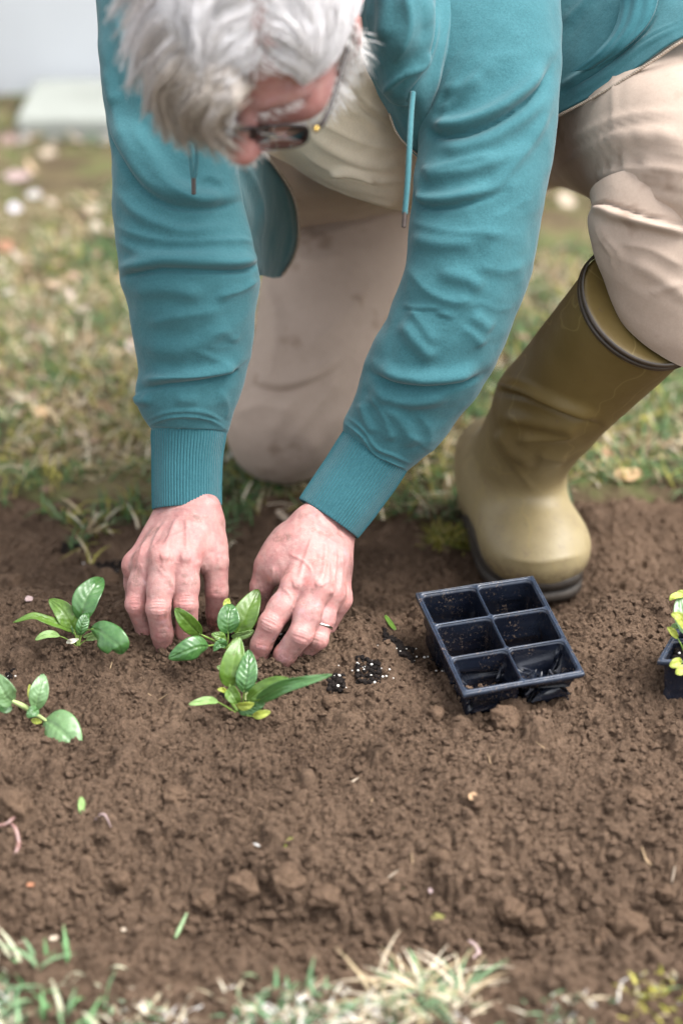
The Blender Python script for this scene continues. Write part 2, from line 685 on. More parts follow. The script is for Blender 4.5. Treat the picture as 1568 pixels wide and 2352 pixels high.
def mat_soil(name='soil', a=(0.060, 0.038, 0.025), b=(0.142, 0.094, 0.063), dry=0.35):
    k = M(name)
    n1 = k.mapr(k.noise(14, 5, 0.6), 0.32, 0.68)
    c = k.mix(n1, a, b)
    c = k.mix(k.mapr(k.noise(38, 4, 0.65), 0.50, 0.68, 0, 0.55), c, tuple(x * 0.55 for x in a))
    c = k.mix(k.mapr(k.noise(170, 4, 0.7), 0.35, 0.7, 0, 0.7), c, tuple(x * 1.45 for x in b))
    c = k.mix(k.mapr(k.noise(420, 3, 0.7), 0.52, 0.70, 0, 0.75), c, tuple(x * 0.42 for x in a))
    sp = k.mapr(k.vor(150).outputs['Distance'], 0.10, 0.16, 1, 0)
    c = k.mix(k.math('MULTIPLY', sp, k.mapr(k.noise(30, 2), 0.5, 0.62, 0, dry)), c, (0.30, 0.20, 0.13))
    c = k.mix(k.mapr(k.noise(6.5, 4, 0.6), 0.50, 0.66, 0, 0.45), c, tuple(x * 1.35 for x in b))
    k.set(color=c, rough=0.95, spec=0.15)
    k.bump(k.noise(190, 6, 0.8), 1.0, 0.0055)
    k.bump(k.noise(1100, 3, 0.7), 0.6, 0.0008)
    return k.m
SOIL = mat_soil()
CLOD = mat_soil('soil_clod_surface', (0.088, 0.055, 0.036), (0.165, 0.108, 0.071))
POTTING = mat_soil('potting_soil', (0.010, 0.008, 0.008), (0.022, 0.017, 0.015), 0)

def mat_plain(name, col, rough=0.6, spec=0.4, var=0.25, scale=60, bumpk=0.3, bd=0.001, sss=0, metal=0, col2=None):
    k = M(name)
    c2 = col2 or tuple(min(1, x * (1 + var)) for x in col)
    c = k.mix(k.mapr(k.noise(scale, 4, 0.6), 0.3, 0.7), tuple(x * (1 - var) for x in col), c2)
    k.set(color=c, rough=rough, spec=spec, sss=sss, metal=metal)
    k.bump(k.noise(scale * 4, 3, 0.6), bumpk, bd)
    return k.m

def mat_leaf(name, top, top2, vein, rough=0.30, trans=0.28, spec=0.6):
    k = M(name)
    a = k.attr('vein')
    q = k.attr('mott')
    c = k.mix(k.mapr(k.noise(45, 3, 0.6), 0.3, 0.7), top, top2)
    c = k.mix(k.mapr(k.noise(240, 3, 0.6), 0.45, 0.8, 0, 0.35), c, tuple(min(1, x * 1.7) for x in top2))
    c = k.mix(k.math('MULTIPLY', a, 0.28), c, vein)
    sp = k.mapr(k.noise(190, 2, 0.5), 0.70, 0.76)
    c = k.mix(k.math('MULTIPLY', sp, 0.7), c, (0.13, 0.08, 0.045))
    k.set(color=c, rough=rough, spec=spec)
    k.bump(k.noise(260, 3, 0.6), 0.25, 0.0006)
    tr = k.n('BsdfTranslucent')
    k._in(tr.inputs['Color'], k.mix(0.5, c, (0.22, 0.36, 0.03)))
    ms = k.n('MixShader')
    ms.inputs[0].default_value = trans
    k.l(k.b.outputs[0], ms.inputs[1])
    k.l(tr.outputs[0], ms.inputs[2])
    k.l(ms.outputs[0], k.out.inputs['Surface'])
    return k.m
LEAF = mat_leaf('leaf_green', (0.070, 0.150, 0.018), (0.115, 0.21, 0.030), (0.27, 0.39, 0.10))
LEAF_TEAL = mat_leaf('leaf_bluish_green', (0.034, 0.112, 0.026), (0.066, 0.165, 0.044), (0.16, 0.27, 0.08), rough=0.28, trans=0.18, spec=0.75)
LEAF_PALE = mat_leaf('leaf_pale_green', (0.17, 0.29, 0.08), (0.23, 0.36, 0.12), (0.36, 0.47, 0.22), rough=0.45)
LEAF_YEL = mat_leaf('leaf_yellow_green', (0.27, 0.33, 0.045), (0.38, 0.42, 0.07), (0.45, 0.48, 0.13), rough=0.45)
STALK = mat_plain('stalk_green', (0.17, 0.27, 0.055), 0.45, 0.45, 0.25, 90)
STALK_PALE = mat_plain('stalk_pale', (0.32, 0.40, 0.16), 0.45, 0.45, 0.25, 90)

def mat_boot():
    k = M('olive_rubber')
    nz = k.n('SeparateXYZ')
    k.l(k.coord(), nz.inputs[0])
    low = k.attr('dust')
    c = k.mix(k.mapr(k.noise(9, 4, 0.6), 0.3, 0.7), (0.112, 0.076, 0.020), (0.150, 0.104, 0.032))
    d = k.math('MULTIPLY', low, k.mapr(k.noise(12, 4, 0.65), 0.22, 0.55, 0.45, 1.0))
    c = k.mix(d, c, (0.27, 0.215, 0.112))
    c = k.mix(k.math('MULTIPLY', low, k.mapr(k.noise(55, 5, 0.7), 0.55, 0.72, 0, .7)), c, (0.17, 0.12, 0.075))
    sc = k.n('TexWave')
    sc.inputs['Scale'].default_value = 6
    sc.inputs['Distortion'].default_value = 22
    sc.inputs['Detail'].default_value = 3
    k.l(k.coord(), sc.inputs['Vector'])
    c = k.mix(k.mapr(sc.outputs['Fac'], 0.985, 1.0, 0, 0.3), c, (0.30, 0.23, 0.09))
    mud = k.math('MULTIPLY', k.attr('mud'), k.mapr(k.noise(70, 5, 0.75), 0.42, 0.58))
    c = k.mix(k.math('MULTIPLY', mud, .85), c, (0.085, 0.052, 0.032))
    spl = k.mapr(k.noise(95, 3, 0.6), 0.68, 0.73)
    c = k.mix(k.math('MULTIPLY', spl, .6), c, (0.10, 0.065, 0.04))
    k.set(color=c, spec=0.5, rough=k.mapr(k.noise(20, 4, 0.6), 0.3, 0.7, 0.44, 0.62))
    k.bump(k.noise(30, 3, 0.6), 0.15, 0.002)
    k.bump(k.noise(240, 4, 0.7), 0.3, 0.0008)
    return k.m
BOOT = mat_boot()
SOLE = mat_plain('dark_sole_rubber', (0.035, 0.028, 0.022), 0.6, 0.35, 0.35, 40, 0.4)
BAND = mat_plain('dark_brown_band', (0.030, 0.020, 0.012), 0.42, 0.5, 0.3, 40, 0.2)

def mat_tray():
    k = M('black_plastic')
    dust = k.mapr(k.noise(300, 4, 0.75), 0.56, 0.66)
    zone = k.mapr(k.noise(32, 3, 0.6), 0.45, 0.62)
    up = k.attr('rim')
    c = k.mix(k.mapr(k.noise(25, 3), 0.3, 0.7), (0.0045, 0.006, 0.012), (0.009, 0.012, 0.020))
    c = k.mix(k.math('MULTIPLY', up, k.mapr(k.noise(60, 4, 0.6), 0.3, 0.6, 0.35, 0.8)), c, (0.030, 0.042, 0.066))  # lighter blue-grey on the rim : the sky's reflection painted into the colour
    c = k.mix(k.math('MULTIPLY', k.math('MULTIPLY', dust, zone), 0.75), c, (0.20, 0.145, 0.10))
    k.set(color=c, spec=0.5, rough=k.mapr(k.noise(40, 3), 0.3, 0.7, 0.16, 0.32))
    k.bump(k.noise(60, 3, 0.5), 0.25, 0.002)
    return k.m
TRAY = mat_tray()
METAL = mat_plain('ring_metal', (0.72, 0.70, 0.66), 0.16, 0.5, 0.04, 40, 0.02, metal=1)
ZIPM = mat_plain('zipper_metal', (0.42, 0.34, 0.27), 0.4, 0.5, 0.3, 400, 0.3, metal=0.5)
AGLET = mat_plain('dark_aglet', (0.035, 0.022, 0.016), 0.35, 0.5, 0.3, 200, 0.1)
FRAME = mat_plain('glasses_frame', (0.018, 0.012, 0.012), 0.25, 0.5, 0.3, 60, 0.05)
GOLD = mat_plain('gold_hinge', (0.60, 0.42, 0.13), 0.25, 0.5, 0.1, 60, 0.05, metal=1)
NAIL = mat_plain('nail', (0.66, 0.42, 0.37), 0.3, 0.5, 0.1, 200, 0.05)
WORM = mat_plain('worm_skin', (0.19, 0.105, 0.09), 0.3, 0.55, 0.25, 90, 0.5)
PERLITE = mat_plain('perlite', (0.62, 0.60, 0.56), 0.8, 0.3, 0.1, 300, 0.5)
STRAW = mat_plain('straw', (0.34, 0.24, 0.14), 0.7, 0.3, 0.3, 60, 0.3)
PETAL = mat_plain('petal', (0.32, 0.235, 0.225), 0.6, 0.3, 0.12, 60, 0.3)
DEADLEAF = mat_plain('dead_leaf', (0.40, 0.27, 0.15), 0.75, 0.25, 0.35, 60, 0.4)
PALELEAF = mat_plain('pale_dead_leaf', (0.33, 0.27, 0.205), 0.75, 0.25, 0.25, 60, 0.4)
STONE = mat_plain('pale_stone', (0.34, 0.325, 0.30), 0.8, 0.3, 0.2, 30, 0.6, 0.002)
TANSTONE = mat_plain('tan_stone', (0.33, 0.21, 0.12), 0.8, 0.3, 0.25, 60, 0.5, 0.002)
PLASTER = mat_plain('white_painted_wall', (0.475, 0.495, 0.515), 0.85, 0.25, 0.04, 3, 0.25, 0.003)
KERB = mat_plain('pale_concrete', (0.255, 0.268, 0.242), 0.9, 0.25, 0.12, 7, 0.5, 0.003)

def mat_lens():
    k = M('lens_glass')
    k.set(color=(0.95, 0.95, 0.95), rough=0.02, trans=1.0, spec=0.5)
    k.b.inputs['IOR'].default_value = 1.45
    return k.m
LENS = mat_lens()

def mat_vcol(name, rough=0.6, spec=0.3, trans=0.0):
    k = M(name)
    c = k.attr('tint', 'Color')
    k.set(color=c, rough=rough, spec=spec)
    if trans:
        tr = k.n('BsdfTranslucent')
        k._in(tr.inputs['Color'], c)
        ms = k.n('MixShader')
        ms.inputs[0].default_value = trans
        k.l(k.b.outputs[0], ms.inputs[1])
        k.l(tr.outputs[0], ms.inputs[2])
        k.l(ms.outputs[0], k.out.inputs['Surface'])
    return k.m
GRASS = mat_vcol('grass_blades', 0.6, 0.3, 0.25)
HAIR = mat_vcol('grey_hair', 0.5, 0.35, 0.2)

def mat_lawn():
    k = M('lawn_soil')
    c = k.mix(k.mapr(k.noise(5, 5, 0.65), 0.38, 0.62), (0.06, 0.04, 0.026), (0.13, 0.105, 0.055))
    c = k.mix(k.mapr(k.noise(12, 4, 0.6), 0.48, 0.66, 0, 0.8), c, (0.085, 0.11, 0.035))
    k.set(color=c, rough=0.95, spec=0.15)
    k.bump(k.noise(60, 5, 0.7), 0.8, 0.01)
    return k.m
LAWN = mat_lawn()

# ------------------------------------------------------------------ the ground
LAWN_Z = -0.075
_Y = np.array([0.9, 1.30, 1.40, 1.43, 1.47, 1.51, 1.565, 1.62, 1.70, 1.83, 1.90, 1.96, 2.02, 2.10, 2.18, 2.27, 2.40, 9.0])
_Z = np.array([-.064, -.062, -.060, -.062, -.088, -.080, -.036, -.022, -.012, -.001, .005, .004, -.024, -.070, -.084, -.080, -.076, -.076])
_yy = np.linspace(0.9, 9, 3000)
_zz = np.interp(_yy, _Y, _Z)
_zz[:800] = np.convolve(np.pad(_zz[:800], 6, mode='edge'), np.ones(13) / 13, mode='valid')

BUMPS = []      # (x, y, radius, height) local heaps and dents

def ground_base(x, y):
    x = np.asarray(x, float)
    y = np.asarray(y, float)
    w = 0.030 * noise2(x, y, 3.0, 2, 5)
    z = np.interp(y + w, _yy, _zz)
    soft = sstep(2.5, 2.3, y)
    # the boot has trodden a flat print into the furrow
    w2 = np.exp(-(((x - .225) / .085) ** 2 + ((y - 2.19) / .19) ** 2) ** 2)
    z = z * (1 - w2) - 0.088 * w2
    z = z + 0.017 * noise2(x, y, 7.0, 3, 8) * (0.35 + 0.65 * soft) * (1 - w2)
    for bx, by, r, hh in BUMPS:
        z = z + hh * np.exp(-((x - bx) ** 2 + ((y - by) * 1.0) ** 2) / r ** 2)
    return z

def G(px, py, extra=0.0):
    """the spot of ground seen at a picture point"""
    ray = nrm(FW + (px - CXP) / FPX * RT + (CYP - py) / FPX * UP)
    t0 = 1.0
    t = np.linspace(1.2, 6.0, 2400)
    q = CAM + t[:, None] * ray
    zz = ground_base(q[:, 0], q[:, 1]) + extra
    i = int(np.argmax(q[:, 2] < zz))
    return q[i]

def Gd(px, py):
    return float((G(px, py) - CAM) @ FW)

for (px, py, r, hh) in [(430, 1512, .011, .010), (379, 1502, .011, .010), (348, 1482, .010, .008), (592, 1540, .010, .008), (645, 1549, .011, .009), (405, 1495, .008, .008), (615, 1550, .008, .006),
                        (505, 1440, .020, .012), (400, 1500, .022, .012), (300, 1478, .030, .010), (120, 1500, .035, .010),
                        (620, 1545, .022, .006), (700, 1440, .030, .008), (860, 1450, .035, .010), (420, 1330, .045, -.012), (640, 1370, .04, -.010),
                        (640, 1990, .05, .010), (640, 2080, .035, -.014), (1150, 2160, .05, -.012), (760, 2150, .04, -.010),
                        (590, 2245, .050, .016), (1290, 2290, .055, .018), (330, 2190, .05, .010), (1450, 2140, .05, -.012), (985, 1470, .045, -.026), (1160, 1450, .055, -.022), (1090, 1650, .03, -.006),
                        (210, 1900, .05, -.006), (1480, 1620, .05, .006), (1010, 1600, .03, -.004), (1000, 1760, .07, .008), (150, 1250, .06, .01)]:
    g = G(px, py)
    BUMPS.append((g[0], g[1], r, hh))

BW = 0.47
# earth of the bed : one sheet of raised crumbs
def build_bed():
    h = 0.0017
    xs = np.arange(-BW, BW, h)
    ys = np.arange(1.12, 2.52, h)
    X, Y = np.meshgrid(xs, ys)
    B = ground_base(X, Y)
    Z = B + 0.0050 * noise2(X, Y, 26, 3, 20) + 0.0040 * noise2(X, Y, 60, 3, 21) + 0.0016 * noise2(X, Y, 160, 3, 22)
    Z -= 0.004
    front = sstep(1.66, 1.46, Y)                     # coarser crumbs low on the near slope
    nx, ny = len(xs), len(ys)
    def stamp(n, r0, r1, emb, where=None, rough=0.25):
        cx = RNG.uniform(-BW, BW, n)
        cy = RNG.uniform(1.13, 2.5, n)
        if where is not None:
            k = RNG.uniform(0, 1, n) < where(cx, cy)
            cx, cy = cx[k], cy[k]
        rr = r0 * (r1 / r0) ** (RNG.uniform(0, 1, len(cx)) ** 1.7)
        cz = ground_base(cx, cy) + 0.0050 * noise2(cx, cy, 26, 3, 20) + 0.0040 * noise2(cx, cy, 60, 3, 21) - .003 + rr * RNG.uniform(emb[0], emb[1], len(cx))
        asp = RNG.uniform(0.75, 1.3, len(cx))
        ang = RNG.uniform(0, np.pi, len(cx))
        order = np.argsort(rr)
        for lo in range(0, len(order), 4000):
            ch = order[lo:lo + 4000]
            m = int(np.ceil(rr[ch].max() * 1.35 / h)) + 1
            o = np.arange(-m, m + 1)
            ox, oy = np.meshgrid(o, o)
            ix = np.round((cx[ch] + BW) / h).astype(int)[:, None] + ox.ravel()[None]
            iy = np.round((cy[ch] - 1.12) / h).astype(int)[:, None] + oy.ravel()[None]
            dx = (ix * h - BW) - cx[ch][:, None]
            dy = (iy * h + 1.12) - cy[ch][:, None]
            ca, sa = np.cos(ang[ch])[:, None], np.sin(ang[ch])[:, None]
            u = (dx * ca + dy * sa) * asp[ch][:, None]
            v = (-dx * sa + dy * ca) / asp[ch][:, None]
            d2 = (u * u + v * v) / rr[ch][:, None] ** 2
            wob = 1 + rough * vnoise(np.stack([dx * 260 + 31 * cx[ch][:, None], dy * 260, cz[ch][:, None] + 0 * dx + cx[ch][:, None] * 99], -1), 4)
            ok = (d2 * wob < 1) & (ix >= 0) & (ix < nx) & (iy >= 0) & (iy < ny)
            hh = cz[ch][:, None] + rr[ch][:, None] * 1.30 * np.sqrt(np.clip(1 - d2 * wob, 0, 1))
            np.maximum.at(Z.reshape(-1), (iy * nx + ix)[ok], hh[ok])
    low = lambda x, y: 0.25 + 0.75 * sstep(1.74, 1.5, y)
    stamp(700, 0.008, 0.019, (-0.7, -0.15), lambda x, y: 0.25 + 0.75 * sstep(1.62, 1.46, y) * sstep(1.36, 1.42, y), 0.5)
    stamp(4100, 0.004, 0.010, (-0.7, 0.0), lambda x, y: low(x, y) * (.75 + .8 * noise2(x, y, 12, 2, 92)), 0.6)
    stamp(48000, 0.0018, 0.0040, (-0.5, 0.3), lambda x, y: 0.62 + 0.3 * sstep(1.75, 1.5, y) + .5 * noise2(x, y, 22, 2, 91), 0.7)
    stamp(118000, 0.0012, 0.0021, (-0.5, 0.7), None, 0.4)
    Z += 0.0020 * noise2(X, Y, 210, 3, 25, .75) - 0.0050 * np.clip(noise2(X, Y, 60, 3, 29) - .20, 0, 1)
    # the lawn edge : the sheet dives under the turf
    Z -= 0.06 * sstep(2.36, 2.50, Y + 0.07 * noise2(X, Y, 6, 3, 3))
    V = np.stack([X, Y, Z], -1).reshape(-1, 3)
    me = make_mesh('soil_bed', V, grid_faces(nx, ny))
    o = link('soil_bed', me, SOIL, kind='structure')
    # wings of the same bed beyond the frame
    parts = []
    for s in (-1, 1):
        xs2 = np.concatenate([np.linspace(BW - .004, 0.8, 70), np.linspace(0.81, 3.5, 40)]) * s
        ys2 = np.linspace(1.12, 2.52, 230)
        X2, Y2 = np.meshgrid(xs2, ys2)
        Z2 = ground_base(X2, Y2) + 0.004 * noise2(X2, Y2, 45, 4, 21) - 0.004 - 0.06 * sstep(2.36, 2.50, Y2)
        f = grid_faces(len(xs2), len(ys2))
        parts.append((np.stack([X2, Y2, Z2], -1).reshape(-1, 3), f if s > 0 else f[:, ::-1]))
    V, F, _ = merge(parts)
    link('soil_bed', make_mesh('soil_bed_side', V, F), SOIL, kind='structure')
    return X, Y, Z

BX, BY, BZ = build_bed()

def bed_z(x, y):
    h = 0.0017
    i = np.clip(np.round((np.asarray(y) - 1.12) / h).astype(int), 0, BZ.shape[0] - 1)
    j = np.clip(np.round((np.asarray(x) + BW) / h).astype(int), 0, BZ.shape[1] - 1)
    return BZ[i, j]

def lawn():
    xs = np.concatenate([np.linspace(-40, -2.2, 24), np.linspace(-2, 2, 111), np.linspace(2.2, 40, 24)])
    ys = np.concatenate([np.linspace(-30, 0.9, 24), np.linspace(1.0, 4.4, 105), np.linspace(4.6, 60, 24)])
    X, Y = np.meshgrid(xs, ys)
    inb = sstep(1.22, 1.3, Y) * sstep(2.42, 2.34, Y) * sstep(3.6, 3.2, abs(X))
    Z = LAWN_Z + 0.010 * noise2(X, Y, 4, 3, 41) + 0.004 * noise2(X, Y, 22, 2, 42) - 0.10 * inb
    Z = np.where(Y < 1.3, np.minimum(Z, -0.085) + 0.0, Z)
    V = np.stack([X, Y, Z], -1).reshape(-1, 3)
    link('lawn', make_mesh('lawn', V, grid_faces(len(xs), len(ys))), LAWN, kind='structure')
lawn()

def lawn_z(x, y):
    return LAWN_Z + 0.010 * noise2(x, y, 4, 3, 41) + 0.004 * noise2(x, y, 22, 2, 42)

def ico(sub=1):
    bm = bmesh.new()
    bmesh.ops.create_icosphere(bm, subdivisions=sub, radius=1)
    V = np.array([v.co[:] for v in bm.verts])
    F = np.array([[v.index for v in f.verts] for f in bm.faces])
    bm.free()
    return V, F
ICO1, ICO2, ICO3, ICO4 = ico(1), ico(2), ico(3), ico(4)

def lump_mesh(name, centers, radii, base, rough=0.3, seed=0, squash=0.85, tint=None):
    V0, F0 = base
    n = len(centers)
    rot = RNG.normal(size=(n, 3, 3))
    q, _ = np.linalg.qr(rot)
    V = np.einsum('nij,vj->nvi', q, V0)
    nz = 1 + rough * fbm(V * 1.5 + np.arange(n)[:, None, None] * 7.13, 2, seed)
    V = V * nz[..., None] * radii[:, None, None] * np.array([1.0, RNG.uniform(.8, 1), squash])
    V = V + centers[:, None, :]
    F = (F0[None] + (np.arange(n) * len(V0))[:, None, None]).reshape(-1, 3)
    return V.reshape(-1, 3), F

# loose crumbs lying on the bed : past counting
def crumbs():
    n = 24000
    x = RNG.uniform(-BW + .01, BW - .01, n)
    y = RNG.uniform(1.25, 2.36, n)
    r = 0.0013 * (3.2 ** (RNG.uniform(0, 1, n) ** 2.2)) * (1 + 0.7 * sstep(1.72, 1.5, y))
    z = bed_z(x, y) + r * RNG.uniform(0.0, 0.6, n)
    # earth pushed up round the fingertips and the stalks
    ex, ey = [x], [y]
    for px, py in ((430, 1508), (380, 1500), (350, 1482), (592, 1538), (646, 1548), (690, 1520), (500, 1425), (177, 1488), (552, 1640), (80, 1648), (519, 1498)):
        g = G(px, py)
        m = 70
        ex.append(g[0] + RNG.normal(0, .012, m)); ey.append(g[1] + RNG.normal(0, .010, m))
    m = len(x)
    x, y = np.concatenate(ex), np.concatenate(ey)
    r = np.concatenate([r, RNG.uniform(.0012, .0042, len(x) - m)])
    z = np.concatenate([z, bed_z(x[m:], y[m:]) + RNG.uniform(0, .004, len(x) - m)])
    V, F = lump_mesh('c', np.stack([x, y, z], -1), r, ICO1, 1.0, 3)
    link('soil_crumbs', make_mesh('soil_crumbs', V, F, smooth=False), SOIL, kind='stuff')
crumbs()

# lumps one can pick out
def clod(px, py, rpx, label, sx=1.0):
    g = G(px, py)
    d = (g - CAM) @ FW
    r = 1.2 * rpx / FPX * d
    V0, F0 = ICO4
    s = len(label) * 3 + int(px)
    V = V0 * (1 + 0.45 * fbm(V0 * 1.2 + px, 3, s) + 0.20 * fbm(V0 * 3.5 + px, 2, s + 1) + 0.13 * fbm(V0 * 9 + px, 3, s + 2, .7))[:, None]
    V = V * np.array([r * sx, r * 0.95, r * 0.85])
    o = link('soil_clod', make_mesh('soil_clod', V, F0), CLOD)
    o.location = (g[0], g[1], float(bed_z(g[0], g[1])) + r * 0.38)
    return tag(o, label, 'soil clod', 'lumps of soil on the bed')

for a in [(400, 1830, 24, 'round clod on the slope to the right of the green leaf scrap'), (760, 1615, 17, 'small clod just below the long leaf of the front seedling'),
          (1160, 1660, 28, 'clod lying below the front corner of the black cell tray'), (1465, 1838, 22, 'larger of two touching clods on the right-hand slope'),
          (1502, 1826, 15, 'smaller of two touching clods on the right-hand slope'), (1095, 1860, 13, 'small tan clod in the middle of the right slope'),
          (1170, 2105, 27, 'clod heading the pair in the valley below the tray'), (1222, 2130, 24, 'lower clod of the pair in the valley below the tray'),
          (1440, 2135, 36, 'biggest clod, low at the right of the valley'), (1385, 2165, 20, 'clod pressed against the left side of the biggest clod'),
          (1525, 2060, 20, 'clod at the right frame edge above the biggest clod'), (745, 2070, 30, 'broad flat clod in the valley below the front seedling'),
          (560, 2045, 28, 'clod on the rim of the dark hollow in the valley'), (655, 2035, 34, 'clod hanging over the dark hollow in the valley'),
          (30, 1862, 34, 'big clod at the left edge above the earthworm'), (245, 1340, 22, 'clod behind the left seedling in the furrow'),
          (900, 2050, 20, 'clod in the valley at mid width above the grass tuft'), (280, 2035, 20, 'clod at lower left in the valley'),
          (470, 2075, 22, 'clod left of the dark hollow near the ledge'), (1010, 1985, 18, 'clod on the lower right slope above the valley'),
          (40, 1352, 26, 'clod behind the left seedling at the left edge'), (1000, 1645, 16, 'clod on bare soil left of the tray corner')]:
    clod(*a)
# ------------------------------------------------------------------ wall and slab behind the lawn
def box_mesh(name, lo, hi, bev=0.01):
    bm = bmesh.new()
    bmesh.ops.create_cube(bm, size=1)
    for v in bm.verts:
        v.co = Vector([lo[i] + (v.co[i] + 0.5) * (hi[i] - lo[i]) for i in range(3)])
    if bev:
        bmesh.ops.bevel(bm, geom=bm.edges[:], offset=bev, segments=2, affect='EDGES', profile=0.6)
    me = bpy.data.meshes.new(name)
    bm.to_mesh(me)
    bm.free()
    return me

tag(link('house_wall', box_mesh('house_wall', (-5, 4.30, -0.15), (6, 4.55, 3.2), 0.01), PLASTER), 'white painted house wall closing off the lawn at the back', 'wall')
tag(link('concrete_slab', box_mesh('concrete_slab', (-0.645, 3.98, -0.12), (1.3, 4.28, -0.035), 0.012), KERB), 'pale worn concrete slab lying on the ground along the white wall', 'slab')

# ------------------------------------------------------------------ grass
def blades(cx, cy, cz, ln, wd, lean, tint, seg=3):
    """many bent grass blades in one mesh"""
    n = len(cx)
    az = RNG.uniform(0, 2 * np.pi, n)
    dirx, diry = np.cos(az), np.sin(az)
    t = np.linspace(0, 1, seg + 1)
    V = np.zeros((n, seg + 1, 2, 3))
    for k, tk in enumerate(t):
        bend = lean * tk ** 1.5
        rx = cx + dirx * ln * bend * 0.9
        ry = cy + diry * ln * bend * 0.9
        rz = cz + ln * (tk - 0.42 * lean * tk * tk)
        w = wd * (1 - tk ** 2.2) + 0.0002
        V[:, k, 0] = np.stack([rx - diry * w, ry + dirx * w, rz], -1)
        V[:, k, 1] = np.stack([rx + diry * w, ry - dirx * w, rz], -1)
    q = []
    for k in range(seg):
        q.append([2 * k, 2 * k + 1, 2 * k + 3, 2 * k + 2])
    q = np.array(q)
    F = (q[None] + (np.arange(n) * 2 * (seg + 1))[:, None, None]).reshape(-1, 4)
    T = np.repeat(tint, 2 * (seg + 1), 0)
    return V.reshape(-1, 3), F, T

GREENS = np.array([(0.060, 0.125, 0.035), (0.085, 0.155, 0.05), (0.045, 0.10, 0.04), (0.12, 0.175, 0.08)])
STRAWS = np.array([(0.36, 0.28, 0.155), (0.45, 0.375, 0.235), (0.25, 0.18, 0.10), (0.54, 0.475, 0.36)])
MOSSY = np.array([(0.23, 0.21, 0.04), (0.30, 0.27, 0.06), (0.17, 0.17, 0.03)])

def tints(n, x, y, moss=0.15, green=0.45, seed=51):
    g = noise2(x, y, 5.5, 4, seed, .65) * 1.5 + RNG.normal(0, 0.28, n)
    k = RNG.integers(0, 4, n)
    c = np.where((g > 0.5 - green)[:, None], GREENS[k], STRAWS[k])
    m = RNG.uniform(0, 1, n) < moss * (1 + 2 * noise2(x, y, 6, 2, seed + 7))
    c[m] = MOSSY[RNG.integers(0, 3, m.sum())]
    return c * RNG.uniform(0.75, 1.3, (n, 1))

def lawn_grass():
    n = 60000
    x = RNG.uniform(-1.15, 1.15, n)
    y = 2.16 + (4.28 - 2.16) * RNG.uniform(0, 1, n) ** 1.25
    dens = noise2(x, y, 3.2, 4, 61)
    edge = 2.37 + 0.17 * noise2(x, y, 4.5, 3, 62) + 0.12 * noise2(x, y, 15, 3, 63)
    thin = .35 * sstep(3.2, 3.6, y) * sstep(.1, -.3, x)
    k = (dens + RNG.normal(0, 0.16, n) > -0.16 + thin) & (y > edge)
    x, y = x[k], y[k]
    n = len(x)
    z = np.maximum(lawn_z(x, y), np.where(y < 2.5, bed_z(x, y), -1)) - 0.003
    V, F, T = blades(x, y, z, RNG.uniform(0.012, 0.042, n), RNG.uniform(0.0009, 0.0020, n), RNG.uniform(0.5, 1.7, n), tints(n, x, y, 0.14, 0.66), 3)
    link('lawn_grass', make_mesh('lawn_grass', V, F, attrs={'tint': T}), GRASS, kind='stuff')
lawn_grass()

def leaf_litter():
    """dead leaf scraps strewn over the thin lawn towards the wall"""
    n = 2600
    x = RNG.uniform(-1.2, 1.0, n)
    y = 2.5 + 1.5 * RNG.uniform(0, 1, n) ** .6
    k = noise2(x, y, 3.5, 3, 81) + RNG.normal(0, .2, n) + .35 * sstep(3.1, 3.5, y) * sstep(.2, -.2, x) > .22
    x, y = x[k], y[k]
    n = len(x)
    u, v = np.meshgrid(np.linspace(-1, 1, 5), np.linspace(-1, 1, 3))
    w = np.sqrt(1 - .9 * u ** 2)
    a, b, r = RNG.uniform(.006, .016, n), RNG.uniform(.004, .009, n), RNG.uniform(0, 6.28, n)
    X, Y = a[:, None] * u.ravel(), b[:, None] * (v * w).ravel()
    Z = RNG.normal(0, .4, (n, 1)) * X + .5 * a[:, None] * (u.ravel() ** 2) * RNG.uniform(-.5, 1, (n, 1)) + .012
    ca, sa = np.cos(r)[:, None], np.sin(r)[:, None]
    V = np.stack([x[:, None] + X * ca - Y * sa, y[:, None] + X * sa + Y * ca, lawn_z(x, y)[:, None] + Z], -1).reshape(-1, 3)
    F = (grid_faces(5, 3)[None] + (np.arange(n) * 15)[:, None, None]).reshape(-1, 4)
    c = np.array([(.40, .29, .19), (.24, .15, .10), (.42, .34, .28), (.30, .20, .14), (.44, .39, .36), (.14, .09, .06)])[RNG.integers(0, 6, n)] * RNG.uniform(.7, 1.2, (n, 1))
    link('leaf_litter', make_mesh('leaf_litter', V, F, attrs={'tint': np.repeat(c, 15, 0)}), GRASS, kind='stuff')
leaf_litter()

